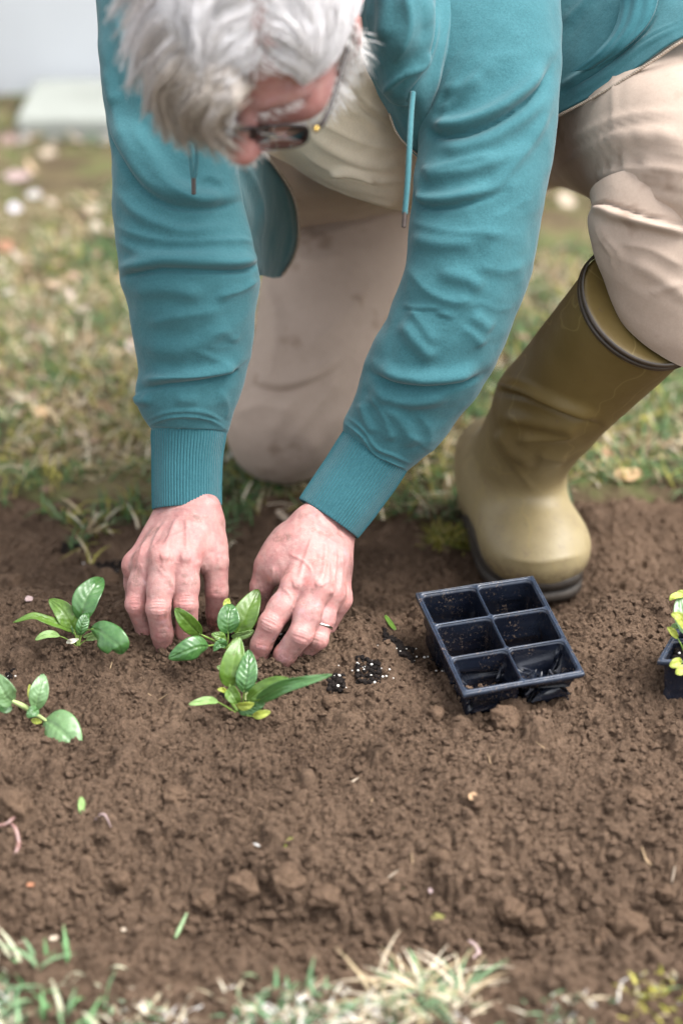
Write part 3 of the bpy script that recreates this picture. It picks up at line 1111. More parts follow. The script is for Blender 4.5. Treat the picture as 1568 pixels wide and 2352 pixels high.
def edge_grass():
    """turf on the near side of the bed, sweeping along the bottom of the picture"""
    xs, ys, hs, tn = [], [], [], []
    def patch(px, py, rx, ry, n, green, hmul=1.0):
        g = G(px, py)
        a = RNG.normal(0, 0.5, (n, 2))
        x = g[0] + a[:, 0] * rx
        y = g[1] + a[:, 1] * ry
        xs.append(x); ys.append(y); hs.append(np.full(n, hmul)); tn.append(np.full(n, green))
    patch(80, 2330, .10, .030, 700, 0.55)
    patch(380, 2350, .05, .022, 260, 0.04)
    patch(640, 2340, .060, .022, 420, 0.42)
    patch(880, 2335, .075, .028, 650, 0.40)
    patch(1290, 2350, .035, .02, 110, 0.5)
    patch(1510, 2315, .035, .030, 700, 0.15)
    g = G(784, 2352)
    x = RNG.uniform(-.46, .46, 9000); y = RNG.uniform(1.12, g[1] - 0.05, 9000)
    xs.append(x); ys.append(y); hs.append(np.ones(9000)); tn.append(np.full(9000, 0.45))
    x, y, h, gr = map(np.concatenate, (xs, ys, hs, tn))
    ok = (y > 1.13) & (abs(x) < .462)
    x, y, h, gr = x[ok], y[ok], h[ok], gr[ok]
    ok = (noise2(x, y, 16, 3, 71) + RNG.normal(0, .15, len(x)) > -.12)
    x, y, h, gr = x[ok], y[ok], h[ok], gr[ok]
    n = len(x)
    z = bed_z(x, y) - 0.002
    k = RNG.integers(0, 4, n)
    c = np.where((RNG.uniform(0, 1, n) < gr)[:, None], np.array([(0.12, 0.235, 0.12), (0.165, 0.28, 0.155), (0.09, 0.18, 0.09), (0.25, 0.33, 0.22)])[k], STRAWS[k] * np.array([1.2, 1.3, 1.6]))
    m = x > G(1430, 2300)[0]
    c[m] = np.where((RNG.uniform(0, 1, m.sum()) < .6)[:, None], MOSSY[RNG.integers(0, 3, m.sum())] * 1.2, c[m])
    V, F, T = blades(x, y, z, RNG.uniform(0.006, 0.019, n) * h, RNG.uniform(0.0009, 0.0022, n), RNG.uniform(0.3, 1.6, n), c * RNG.uniform(.8, 1.25, (n, 1)), 4)
    link('edge_grass', make_mesh('edge_grass', V, F, attrs={'tint': T}), GRASS, kind='stuff')
edge_grass()

def tuft(name, px, py, n, spread, hgt, cols, label, cat, wd=0.002, lean=(0.3, 1.3), lawn_=False):
    g = G(px, py)
    x = g[0] + np.clip(RNG.normal(0, 1, n), -1.6, 1.6) * spread
    y = g[1] + np.clip(RNG.normal(0, 1, n), -1.6, 1.6) * spread * .8
    z = bed_z(x, y) - 0.003
    T = np.array(cols)[RNG.integers(0, len(cols), n)] * RNG.uniform(.8, 1.25, (n, 1))
    V, F, T = blades(x, y, z, RNG.uniform(0.4, 1.0, n) * hgt, np.full(n, wd), RNG.uniform(*lean, n), T, 5)
    o = link(name, make_mesh(name, V - np.array(g), F, attrs={'tint': T}), GRASS)
    o.location = g
    return tag(o, label, cat)
tuft('grass_tuft', 960, 2305, 170, .024, .052, [(0.52, 0.44, 0.32), (0.60, 0.53, 0.41), (0.38, 0.30, 0.18), (0.15, 0.25, 0.13)], 'bleached dry grass tuft spilling over the near edge of the bed', 'grass tuft', .0015, (.6, 1.9))
tuft('grass_tuft', 925, 2266, 9, .010, .050, [(0.12, 0.25, 0.11), (0.18, 0.32, 0.15)], 'few upright green grass blades standing behind the bleached dry tuft', 'grass tuft', .0024, (.1, .8))
tuft('grass_tuft', 672, 2305, 14, .022, .040, [(0.13, 0.26, 0.12), (0.2, 0.33, 0.17)], 'small green grass tuft left of the bleached dry tuft', 'grass tuft', .0022, (.1, 1.0))
tuft('grass_tuft', 90, 2290, 60, .035, .040, [(0.12, 0.25, 0.10), (0.2, 0.33, 0.17), (0.5, 0.5, 0.35)], 'green grass tuft in the bottom left corner of the bed edge', 'grass tuft', .0022, (.2, 1.4))
tuft('moss_tuft', 1040, 1238, 420, .017, .026, [tuple(c) for c in MOSSY] + [(0.4, 0.35, 0.15), (0.12, 0.16, 0.04)], 'yellow green moss tuft on the soil beside the boot heel', 'moss', .0016, (.4, 1.6))

# ------------------------------------------------------------------ small litter
def on_ground(px, py, lift=0.001):
    g = G(px, py)
    z = bed_z(g[0], g[1]) if g[1] < 2.4 else lawn_z(g[0], g[1])
    return np.array([g[0], g[1], float(z) + lift])

def stick(name, pts, rpx, mat, label, cat, group=None, flat=1.0, lift=0.002, taper=(0.5, 1, 0.9, 0.3)):
    W = np.array([on_ground(x, y, lift) for x, y in pts])
    d = (W[0] - CAM) @ FW
    V, F, uv = tube(W, np.array(taper) * rpx * (.72 if name == 'straw' else 1) / FPX * d, 8, 16)
    c = W.mean(0)
    o = link(name, make_mesh(name, V - c, F, uv=uv), mat)
    o.location = c
    return tag(o, label, cat, group)

stick('earthworm', [(-8, 1905), (18, 1902), (36, 1880), (45, 1858), (64, 1850)], 5.0, WORM, 'pinkish brown earthworm curling over the slope at the left edge', 'earthworm', lift=.004, taper=(.8, 1, 1, .7, .3))
stick('earthworm', [(28, 1910), (38, 1925), (44, 1945), (42, 1965), (36, 1980)], 6.2, WORM, 'fatter pink earthworm lying straight below the curling one', 'earthworm', lift=.005, taper=(.5, 1, 1, 1, .5))
SG = 'bits of straw on the soil'
for pts, r, m, lab in [([(258, 1525), (253, 1540)], 2.2, STRAW, 'short straw bit right of the left seedling'),
                       ([(340, 1592), (362, 1598), (385, 1605)], 2.0, STRAW, 'thin straw left of the front seedling'),
                       ([(218, 1885), (240, 1893), (256, 1905)], 4.0, PETAL, 'pinkish straw sliver below the green leaf scrap'),
                       ([(582, 1932), (598, 1944)], 4.2, PERLITE, 'white sliver in the middle of the slope'),
                       ([(672, 1930), (658, 1940), (655, 1965)], 3.2, LEAF_YEL, 'yellowish curled stalk beside the white sliver'),
                       ([(858, 1716), (876, 1707)], 3.2, PALELEAF, 'pale straw chip below the cell tray on its left'),
                       ([(806, 1806), (824, 1792)], 3.2, PALELEAF, 'pale straw chip on the slope at mid width'),
                       ([(850, 1855), (856, 1835)], 2.0, STRAW, 'thin tan straw right of the mid slope chip'),
                       ([(1472, 1950), (1482, 1975), (1496, 1992)], 3.4, STRAW, 'bent root lying on the right of the slope'),
                       ([(1548, 2000), (1541, 2030)], 3.6, PALELEAF, 'cream straw standing at the right edge of the slope'),
                       ([(944, 1965), (948, 1990)], 1.8, STRAW, 'hair thin straw on the slope at mid width'),
                       ([(885, 2020), (915, 2008)], 3.4, PALELEAF, 'pale chip above the valley at mid width'),
                       ([(910, 2052), (928, 2040)], 3.4, LEAF_PALE, 'greenish chip above the valley at mid width'),
                       ([(1128, 1750), (1118, 1735)], 1.5, STRAW, 'tiny straw under the tray'),
                       ([(1255, 1728), (1230, 1712)], 1.6, STRAW, 'tiny straw right of the tray corner'),
                       ([(285, 2262), (325, 2275)], 4.0, PALELEAF, 'pale flat straw in front of the smooth mound at lower left')]:
    stick('straw', pts, r, m, lab, 'straw', SG)
stick('cut_grass', [(402, 2150), (415, 2130), (430, 2103)], 5.0, mat_plain('cut_grass', (0.20, 0.30, 0.15), 0.5, 0.4), 'single cut green grass blade lying on the ledge at lower left', 'grass blade', lift=.004)
stick('white_grub', [(1075, 2182), (1090, 2190), (1098, 2204), (1085, 2214)], 5, PETAL, 'curved whitish grub shaped scrap at the lower middle of the ledge', 'scrap', lift=.005, taper=(.6, 1, 1, .6))

def flake(name, px, py, a, b, rot, mat, label, cat, group=None, curl=0.3, lift=0.004, tilt=0.3):
    """small curled leaf, petal or chip lying on the ground"""
    c = on_ground(px, py, lift)
    d = (c - CAM) @ FW
    k = .68 if name == 'dead_leaf' else .8
    A, B = k * a / FPX * d, k * b / FPX * d * 1.7
    u, v = np.meshgrid(np.linspace(-1, 1, 13), np.linspace(-1, 1, 9))
    w = np.sqrt(np.clip(1 - np.abs(u) ** 2.2, 0, 1))
    X, Y = A * u, B * v * w
    Z = curl * A * (0.6 * (v * w) ** 2 + 0.4 * u ** 2) + 0.08 * A * np.sin(5 * u + 3 * v + px)
    ca, sa = math.cos(rot), math.sin(rot)
    V = np.stack([X * ca - Y * sa, X * sa + Y * ca, Z + tilt * Y], -1).reshape(-1, 3)
    at = {'vein': np.zeros(len(V)), 'mott': np.zeros(len(V))}
    o = link(name, make_mesh(name, V, grid_faces(13, 9), attrs=at), mat)
    solidify(o, 0.0006)
    o.location = c
    return tag(o, label, cat, group)
flake('leaf_scrap', 188, 1858, 10, 17, 0.1, LEAF_PALE, 'pale green leaf scrap on the slope above the pinkish straw', 'leaf scrap')
flake('leaf_scrap', 896, 1440, 8, 18, 0.5, LEAF, 'small green leaf scrap behind the dark potting soil left of the tray', 'leaf scrap')
flake('petal', 68, 1387, 12, 6, 0.4, PETAL, 'pinkish petal behind the left seedling in the furrow', 'petal')
flake('chip', 72, 2045, 11, 4, 0.0, mat_plain('orange_chip', (0.26, 0.11, 0.055), 0.7), 'orange brown chip at the left of the valley', 'chip')
flake('chip', 285, 2143, 7, 4, 0.0, PALELEAF, 'white round chip on the ledge at lower left', 'chip')
flake('chip', 50, 2178, 10, 5, 0.2, PALELEAF, 'cream chip on the ledge near the left edge', 'chip')
flake('chip', 125, 2168, 14, 5, 0.5, PALELEAF, 'long cream chip beside the one at the left edge of the ledge', 'chip')
flake('chip', 1005, 2115, 20, 9, 0.1, mat_plain('moss_chip', (0.15, 0.14, 0.04), 0.9), 'mossy green chip in the valley above the bleached tuft', 'chip')
flake('chip', 1085, 1857, 14, 8, 0.1, TANSTONE, 'orange tan pebble shaped chip on the right slope', 'chip')
flake('chip', 988, 2052, 6, 5, 0.1, PETAL, 'tiny pink chip left of the clod pair', 'chip')
LG = 'dead leaves and pale scraps on the lawn'
for px, py, a, b, r, m, lab in [(100, 962, 26, 16, .5, DEADLEAF, 'tan dead leaf on the grass left of the cuff'), (38, 968, 20, 12, .3, PALELEAF, 'cream dead leaf at the left edge beside the tan one'),
                                (50, 915, 15, 12, 0, STONE, 'pale pebble like scrap above the cream dead leaf'), (245, 950, 22, 26, 1.0, mat_plain('brown_leaf', (0.17, 0.095, 0.05), .8), 'dark brown leaf heap left of the right cuff'),
                                (290, 985, 12, 10, .2, DEADLEAF, 'small orange leaf below the brown leaf heap'), (14, 570, 26, 18, .2, mat_plain('red_leaf', (0.26, 0.13, 0.08), .8), 'reddish brown leaf at the left edge, half way up the lawn'),
                                (80, 455, 26, 14, .1, STONE, 'white scrap on the lawn at the upper left'), (120, 470, 18, 14, .9, PALELEAF, 'cream scrap beside the white one at the upper left'),
                                (35, 480, 24, 18, .4, mat_plain('grey_leaf', (0.36, 0.34, 0.36), .8), 'grey scrap left of the white one at the upper left'), (40, 412, 46, 16, .1, PETAL, 'pinkish flat leaf litter near the slab'),
                                (110, 355, 30, 14, .3, PALELEAF, 'cream litter against the slab'), (220, 495, 40, 18, .2, PALELEAF, 'broad cream leaf at the upper left beside the sleeve'),
                                (20, 330, 30, 22, .2, mat_plain('dusk_leaf', (0.22, 0.15, 0.13), .8), 'dark litter at the left end of the slab'),
                                (8, 868, 16, 30, .2, mat_plain('dark_clod', (0.09, 0.055, 0.035), .9), 'dark clod at the left edge of the lawn'),
                                (1352, 975, 30, 12, .1, PALELEAF, 'whitish leaf right of the boot ankle'), (1440, 1105, 50, 16, .2, DEADLEAF, 'tan leaf litter right of the boot shin'),
                                (1300, 470, 30, 26, .2, PALELEAF, 'pale litter seen between sleeve and trouser leg'), (1395, 1050, 26, 12, .7, mat_plain('rust_leaf', (0.30, 0.16, 0.09), .8), 'rusty leaf right of the boot shin'),
                                (525, 1062, 16, 12, 0, STONE, 'white scrap touching the kneeling knee'), (110, 1135, 26, 8, 0, mat_plain('bark', (0.14, 0.09, 0.06), .9), 'dark bark strip on the grass at the left'),
                                (650, 1195, 16, 18, .8, PALELEAF, 'pale dry leaf curl between the two cuffs'), (965, 1185, 14, 10, .4, PALELEAF, 'cream scrap left of the boot heel')]:
    flake('dead_leaf', px, py, a, b, r, m, lab, 'dead leaf', LG)

# ------------------------------------------------------------------ dark potting mix fallen from the pots
def potting(px, py, rx, ry, n, npl, label):
    n = int(n * 1.5) if n > 40 else n
    g = G(px, py)
    k = FPX / ((g - CAM) @ FW)
    x = g[0] + np.clip(RNG.standard_t(4, n), -1.4, 1.4) * .5 * rx / k
    y = g[1] + np.clip(RNG.standard_t(4, n), -1.4, 1.4) * .5 * ry / k * 2
    r = RNG.uniform(0.0010, 0.0032, n)
    z = bed_z(x, y) + r * RNG.uniform(-.2, .8, n)
    V, F = lump_mesh('m', np.stack([x, y, z], -1), r, ICO1, 0.5, 9)
    c = np.array([g[0], g[1], float(bed_z(g[0], g[1]))])
    o = link('potting_soil', make_mesh('potting_soil', V - c, F), POTTING)
    o.location = c
    tag(o, label, 'potting soil', 'spills of dark potting soil')
    if npl:
        npl = max(2, int(npl * .4))
        x = g[0] + RNG.normal(0, .62, npl) * rx / k
        y = g[1] + RNG.normal(0, .62, npl) * ry / k * 2
        r = RNG.uniform(0.0006, 0.0017, npl)
        V, F = lump_mesh('p', np.stack([x, y, bed_z(x, y) + r * 1.2 + .0025], -1), r, ICO1, 0.45, 5)
        p = link('perlite', make_mesh('perlite', V - c, F), PERLITE, o, kind='stuff')
potting(772, 1572, 24, 18, 130, 16, 'dark potting soil heap with perlite right of the front seedling tip')
potting(846, 1540, 36, 22, 170, 46, 'largest dark potting soil spill with many white perlite grains')
potting(915, 1488, 46, 20, 200, 12, 'dark potting soil spill nearest the back of the tray')
potting(640, 1478, 20, 26, 110, 10, 'dark potting soil in the gap between index and middle finger')
potting(175, 1262, 40, 18, 120, 4, 'dark wet potting soil in the furrow at the far left')
potting(245, 1305, 44, 26, 220, 8, 'dark wet potting soil in the furrow beside the right hand')
potting(540, 1450, 30, 14, 80, 0, 'dark potting soil round the stalks of the held seedling')
potting(24, 1550, 10, 8, 26, 2, 'small dark speck of potting soil above the lower left seedling')
potting(520, 1592, 14, 8, 30, 3, 'small dark crumbs of potting soil left of the front seedling')
potting(1000, 1530, 60, 30, 20, 34, 'loose perlite grains scattered at the left side of the tray')
# ------------------------------------------------------------------ seedlings
def leaf(parent, mid, hw, mat, roll=0.0, cup=0.25, quilt=1.0, droop=0.0, tip=1.0, name='leaf', stalk=None, stalkmat=None, stalk_r=2.4, wave=0.05, nv=34, nu=17):
    """blade along mid = [(px,py,d)...] base to tip, half width hw in picture px; roll turns the face away from the viewer"""
    C = np.array([P(*m) for m in mid])
    C = catmull(C, nv)
    T = nrmv(np.gradient(C, axis=0))
    view = nrmv(CAM - C)
    N0 = nrmv(view - T * (view * T).sum(-1, keepdims=True))
    S0 = np.cross(T, N0)
    cr, sr = math.cos(roll), math.sin(roll)
    N = N0 * cr + S0 * sr
    S = np.cross(T, N)
    t = np.linspace(0, 1, nv)
    prof = np.sin(np.pi * np.clip(t, 0, 1) ** (0.86 / tip)) ** 0.60
    prof = np.where(t > 0.5, np.maximum(prof, 0), prof)
    dmid = np.mean([m[2] for m in mid])
    hwm = hw / FPX * dmid
    w = np.maximum(prof, 0.02) * hwm
    u = np.linspace(-1, 1, nu)
    A = np.abs(u)[None]
    vv = t[:, None] * 7.5 - A * 1.6
    puff = np.abs(np.sin(np.pi * vv)) ** 0.6 * (1 - A ** 3) * sstep(0, .12, A) * sstep(0, .15, t[:, None]) * sstep(1, .8, t[:, None])
    ridge = np.exp(-(u / 0.10) ** 2)[None] * (1 - 0.6 * t[:, None])
    lat = np.exp(-(np.abs(((vv + .5) % 1) - .5) / 0.11) ** 2) * sstep(0.98, .6, A) * (t[:, None] > .06)
    vein = np.clip(ridge * 1.0 + 0.45 * lat * (A > .04), 0, 1)
    off = cup * hwm * (u[None] ** 2) * prof[:, None] + 0.0011 * quilt * puff - 0.0008 * ridge
    off = off + wave * hwm * np.sin(t[:, None] * 11 + 2 * np.sign(u)[None] + hw) * A ** 2 * prof[:, None]
    off = off + 0.0007 * fbm(np.stack([t[:, None] * 6 + 0 * u[None] + hw, u[None] * 2 + 0 * t[:, None], 0 * u[None] + 0 * t[:, None]], -1), 2, 3)
    V = C[:, None] + S[:, None] * (w[:, None] * u[None])[..., None] * (1 - 0.12 * cup) + N[:, None] * off[..., None]
    V = V.reshape(-1, 3)
    F = grid_faces(nu, nv)
    loc = np.array(parent.location)
    o = link(name, make_mesh(name, V, F, attrs={'vein': vein.ravel(), 'mott': puff.ravel()}), mat, parent)
    solidify(o, 0.0005, 0)
    if stalk is not None:
        pts = [P(*m) for m in stalk]
        rr = stalk_r / FPX * dmid
        Vt, Ft, uv = tube(np.array(pts + [C[2]]), np.array([1.25, 1.0, 0.9, 0.6]) * rr, 8, 16)
        link('stalk', make_mesh('stalk', Vt, Ft, uv=uv), stalkmat or STALK, o)
    return o

def crop(x0, y0, s):
    return lambda x, y: (x0 + x * s, y0 + y * s)

def pts(c, d0, *a):
    """crop points with depth offsets in mm towards (-) or away from (+) the viewer"""
    out = []
    for q in a:
        X, Y = c(q[0], q[1])
        out.append((X, Y, d0 + (q[2] if len(q) > 2 else 0) * 0.001))
    return out

# left seedling
c = crop(0, 1309.1, .20506)
gA = on_ground(177, 1488)
dA = float((gA - CAM) @ FW)
pA = empty('spinach_seedling', gA, 'spinach seedling with a tall upright leaf and a drooping broad leaf, left of both hands', 'seedling', 'spinach seedlings')
def LA(mid, hw, mat, **k):
    if 'stalk' in k:
        k['stalk'] = pts(c, dA, *k['stalk'])
    leaf(pA, pts(c, dA, *mid), hw, mat, **k)
LA([(905, 560, -8), (940, 420, -12), (985, 290, -10), (1065, 180, -2), (1148, 85, 12)], 31, LEAF_TEAL, stalk=[(870, 860), (880, 700, -4)], quilt=1.3, cup=.2, tip=1.05, roll=-.25)
LA([(840, 690, -4), (770, 560, -8), (690, 440, -8), (555, 328, 0)], 24, LEAF, stalk=[(872, 850), (860, 770, -2)], quilt=.6, cup=.25, roll=.1)
LA([(800, 690, -6), (650, 610, -14), (500, 560, -20), (360, 525, -24), (150, 588, -26)], 16, LEAF, stalk=[(870, 850), (850, 730, -3)], roll=.9, cup=.2, quilt=.4)
LA([(670, 735, -22), (570, 720, -30), (480, 740, -34), (398, 785, -34)], 10, LEAF_PALE, stalk=[(865, 860), (770, 785, -12)], roll=.4, quilt=.2, stalk_r=1.5)
LA([(1020, 650, -18), (1130, 690, -30), (1230, 770, -36), (1330, 850, -38), (1365, 945, -30)], 33, LEAF_TEAL, stalk=[(880, 850), (930, 700, -6)], quilt=.5, cup=-.25, tip=.85, roll=.15)
LA([(895, 735, -20), (915, 640, -24), (945, 560, -22), (985, 485, -16)], 15, LEAF_TEAL, quilt=2.0, roll=.2)
LA([(820, 720, -6), (815, 620, -2), (830, 520, 4)], 8, LEAF_TEAL, roll=.9)
LA([(970, 785, -8), (1060, 755, -10), (1200, 760, -12)], 7, LEAF_PALE, stalk=[(880, 860), (930, 810)], roll=.3, quilt=0, stalk_r=1.3)
LA([(930, 745, 10), (1050, 725, 14), (1180, 690, 18), (1300, 700, 20)], 9, LEAF_PALE, roll=.6, quilt=.2)
LA([(750, 810, -20), (800, 800, -24), (885, 775, -22)], 6, mat_leaf('leaf_dry', (0.55, 0.52, 0.40), (0.68, 0.64, 0.52), (0.5, 0.5, .35)), quilt=0, wave=.4)

# seedling held between the two hands
c = crop(367.5, 1332.0, .25632)
gB = on_ground(519, 1490)
dB = float((gB - CAM) @ FW) - .024
pB = empty('spinach_seedling', gB, 'spinach seedling held upright between the two hands', 'seedling', 'spinach seedlings')
def LB(mid, hw, mat, **k):
    if 'stalk' in k:
        k['stalk'] = pts(c, dB, *k['stalk'])
    leaf(pB, pts(c, dB, *mid), hw, mat, **k)
LB([(365, 495, -20), (290, 420, -30), (215, 340, -36), (135, 252, -36)], 21, LEAF, stalk=[(575, 600), (480, 545, -10)], quilt=.5, cup=.2, roll=-.3, stalk_r=3)
LB([(432, 592, -30), (340, 598, -44), (230, 640, -50), (78, 705, -48)], 26, LEAF_TEAL, stalk=[(580, 610), (510, 585, -14)], quilt=1.2, cup=-.2, roll=-.2, stalk_r=2.6, tip=.92)
LB([(612, 480, -10), (608, 390, -14), (618, 300, -12), (642, 218, -6)], 27, LEAF_TEAL, stalk=[(585, 610), (608, 540, -6)], quilt=1.0, cup=.3, roll=.15)
LB([(690, 490, 4), (745, 370, 2), (800, 240, 6), (880, 85, 18)], 30, LEAF, stalk=[(590, 610), (640, 560)], quilt=.7, cup=.15, roll=-.15)
LB([(590, 260, 12), (600, 210, 16), (618, 165, 20)], 9, LEAF_YEL, quilt=0)
LB([(640, 510, 0), (720, 500, -6), (790, 480, -8), (842, 452, -6)], 10, LEAF_PALE, quilt=.6, roll=.35, wave=.1)
LB([(590, 520, -16), (540, 510, -20), (460, 485, -22)], 12, LEAF, stalk=[(585, 605), (592, 560)], quilt=.8, roll=.3)
LB([(585, 590, -22), (530, 575, -28), (480, 640, -30)], 10, LEAF_TEAL, quilt=.5, roll=-.2)
LB([(590, 600, -20), (565, 560, -24), (535, 525, -22)], 8, LEAF_TEAL, quilt=.5)

# front seedling
gC = on_ground(552, 1640)
dC = float((gC - CAM) @ FW)
pC = empty('spinach_seedling', gC, 'bushy spinach seedling in front of the hands with one long leaf to the right', 'seedling', 'spinach seedlings')
def LC(mid, hw, mat, **k):
    if 'stalk' in k:
        k['stalk'] = pts(c, dC, *k['stalk'])
    leaf(pC, pts(c, dC, *mid), hw, mat, **k)
LC([(622, 960, -6), (640, 850, -10), (665, 700, -10), (712, 512, 0)], 30, LEAF, stalk=[(700, 1190), (625, 1060, -4)], quilt=.3, cup=.15, roll=.1, stalk_r=4, tip=1.05)
LC([(752, 1010, -16), (770, 900, -18), (790, 780, -14), (795, 625, -4)], 25, LEAF_TEAL, stalk=[(735, 1190), (745, 1090, -10)], quilt=1.6, cup=.15, roll=-.15, stalk_r=3)
LC([(780, 1085, -20), (880, 1010, -30), (1000, 940, -36), (1150, 880, -38)], 20, LEAF, stalk=[(740, 1190), (760, 1130, -10)], quilt=.6, cup=.3, roll=-.5, stalk_r=3)
LC([(870, 1085, -30), (980, 1020, -48), (1110, 955, -60), (1300, 905, -66), (1542, 848, -62)], 17, LEAF_TEAL, stalk=[(745, 1190), (810, 1130, -18)], quilt=.3, cup=.2, roll=.1, stalk_r=3, tip=1.25)
LC([(520, 1090, -34), (440, 1080, -44), (350, 1095, -50), (258, 1118, -52)], 10, LEAF_PALE, stalk=[(690, 1200), (590, 1135, -20)], quilt=0, roll=.3, stalk_r=2.4)
LC([(610, 975, -26), (640, 1010, -30), (672, 1060, -32), (705, 1110, -30)], 18, LEAF, quilt=.6, cup=.4, roll=.2)
LC([(835, 1225, -40), (890, 1210, -46), (990, 1180, -46)], 10, LEAF_YEL, stalk=[(730, 1195, -6), (780, 1215, -24)], quilt=0, stalk_r=2, tip=.8)
LC([(690, 1130, -34), (760, 1130, -40), (845, 1105, -42)], 11, LEAF_YEL, quilt=.2, roll=.4)
LC([(700, 1180, -20), (800, 1150, -26), (940, 1110, -28)], 16, LEAF_TEAL, quilt=1, roll=.3)
LC([(600, 1010, -14), (560, 985, -18), (515, 982, -20)], 6, LEAF_YEL, quilt=0)
LC([(585, 800, 8), (550, 790, 10), (512, 775, 12)], 9, LEAF_PALE, quilt=0, roll=.5)
LC([(770, 1080, 4), (775, 1030, 4), (780, 985, 4)], 3, STALK_PALE, quilt=0)

# lower left seedling, lying over
c = crop(0, 1309.1, .20506)
gD = on_ground(80, 1645)
dD = float((gD - CAM) @ FW)
pD = empty('spinach_seedling', gD, 'sprawling spinach seedling at the left edge with a big pale round leaf', 'seedling', 'spinach seedlings')
def LD(mid, hw, mat, **k):
    if 'stalk' in k:
        k['stalk'] = pts(c, dD, *k['stalk'])
    leaf(pD, pts(c, dD, *mid), hw, mat, **k)
LEAF_DUST = mat_leaf('leaf_dusty', (0.085, 0.18, 0.060), (0.145, 0.25, 0.105), (0.21, 0.30, 0.13), rough=.34, trans=.15, spec=.7)
LD([(500, 1680, -14), (610, 1740, -26), (740, 1850, -34), (895, 2035, -36)], 44, LEAF_DUST, stalk=[(385, 1610), (440, 1640, -8)], quilt=1.2, cup=-.12, tip=.95, stalk_r=5.5, stalkmat=STALK_PALE)
LD([(405, 1570, -10), (425, 1440, -14), (450, 1320, -12), (495, 1165, -4)], 23, LEAF_DUST, quilt=1, roll=.1, tip=.9)
LD([(150, 1475, -24), (80, 1420, -32), (20, 1310, -36), (-70, 1150, -34)], 27, LEAF_DUST, stalk=[(390, 1600), (270, 1530, -14)], quilt=1, stalk_r=7, stalkmat=STALK_PALE)
LD([(430, 1560, -18), (370, 1590, -24), (305, 1650, -26)], 13, LEAF_TEAL, quilt=.8)
LD([(355, 1680, -12), (410, 1695, -16), (475, 1705, -18)], 7, LEAF_YEL, quilt=0)
LD([(370, 1480, 0), (345, 1390, 2), (335, 1280, 6)], 8, LEAF_YEL, quilt=0, roll=.3)
LD([(120, 1500, -16), (60, 1530, -20), (-20, 1480, -20)], 16, LEAF_TEAL, quilt=.4)

# ------------------------------------------------------------------ black six cell tray
TLc, TRc, BRc, BLc = P(958, 1364, 2.195), P(1221, 1325, 2.215), P(1337, 1545, 2.075), P(1066, 1592, 2.058)
def bil(u, v):
    u = np.asarray(u)[..., None]
    v = np.asarray(v)[..., None]
    return TLc * (1 - u) * (1 - v) + TRc * u * (1 - v) + BRc * u * v + BLc * (1 - u) * v
_tn = nrm(np.cross(TRc - TLc, BLc - TLc))
_tn = _tn if _tn[2] > 0 else -_tn

def rrect(cu, cv, hu, hv, r, n=8):
    """rounded rectangle outline in metres-like tray coordinates (u,v)"""
    out = []
    for k, (su, sv) in enumerate([(1, 1), (-1, 1), (-1, -1), (1, -1)]):
        for a in np.linspace(0, np.pi / 2, n):
            t = a + k * np.pi / 2
            out.append((cu + su * (hu - r[0]) + r[0] * math.cos(t), cv + sv * (hv - r[1]) + r[1] * math.sin(t)))
    return np.array(out)

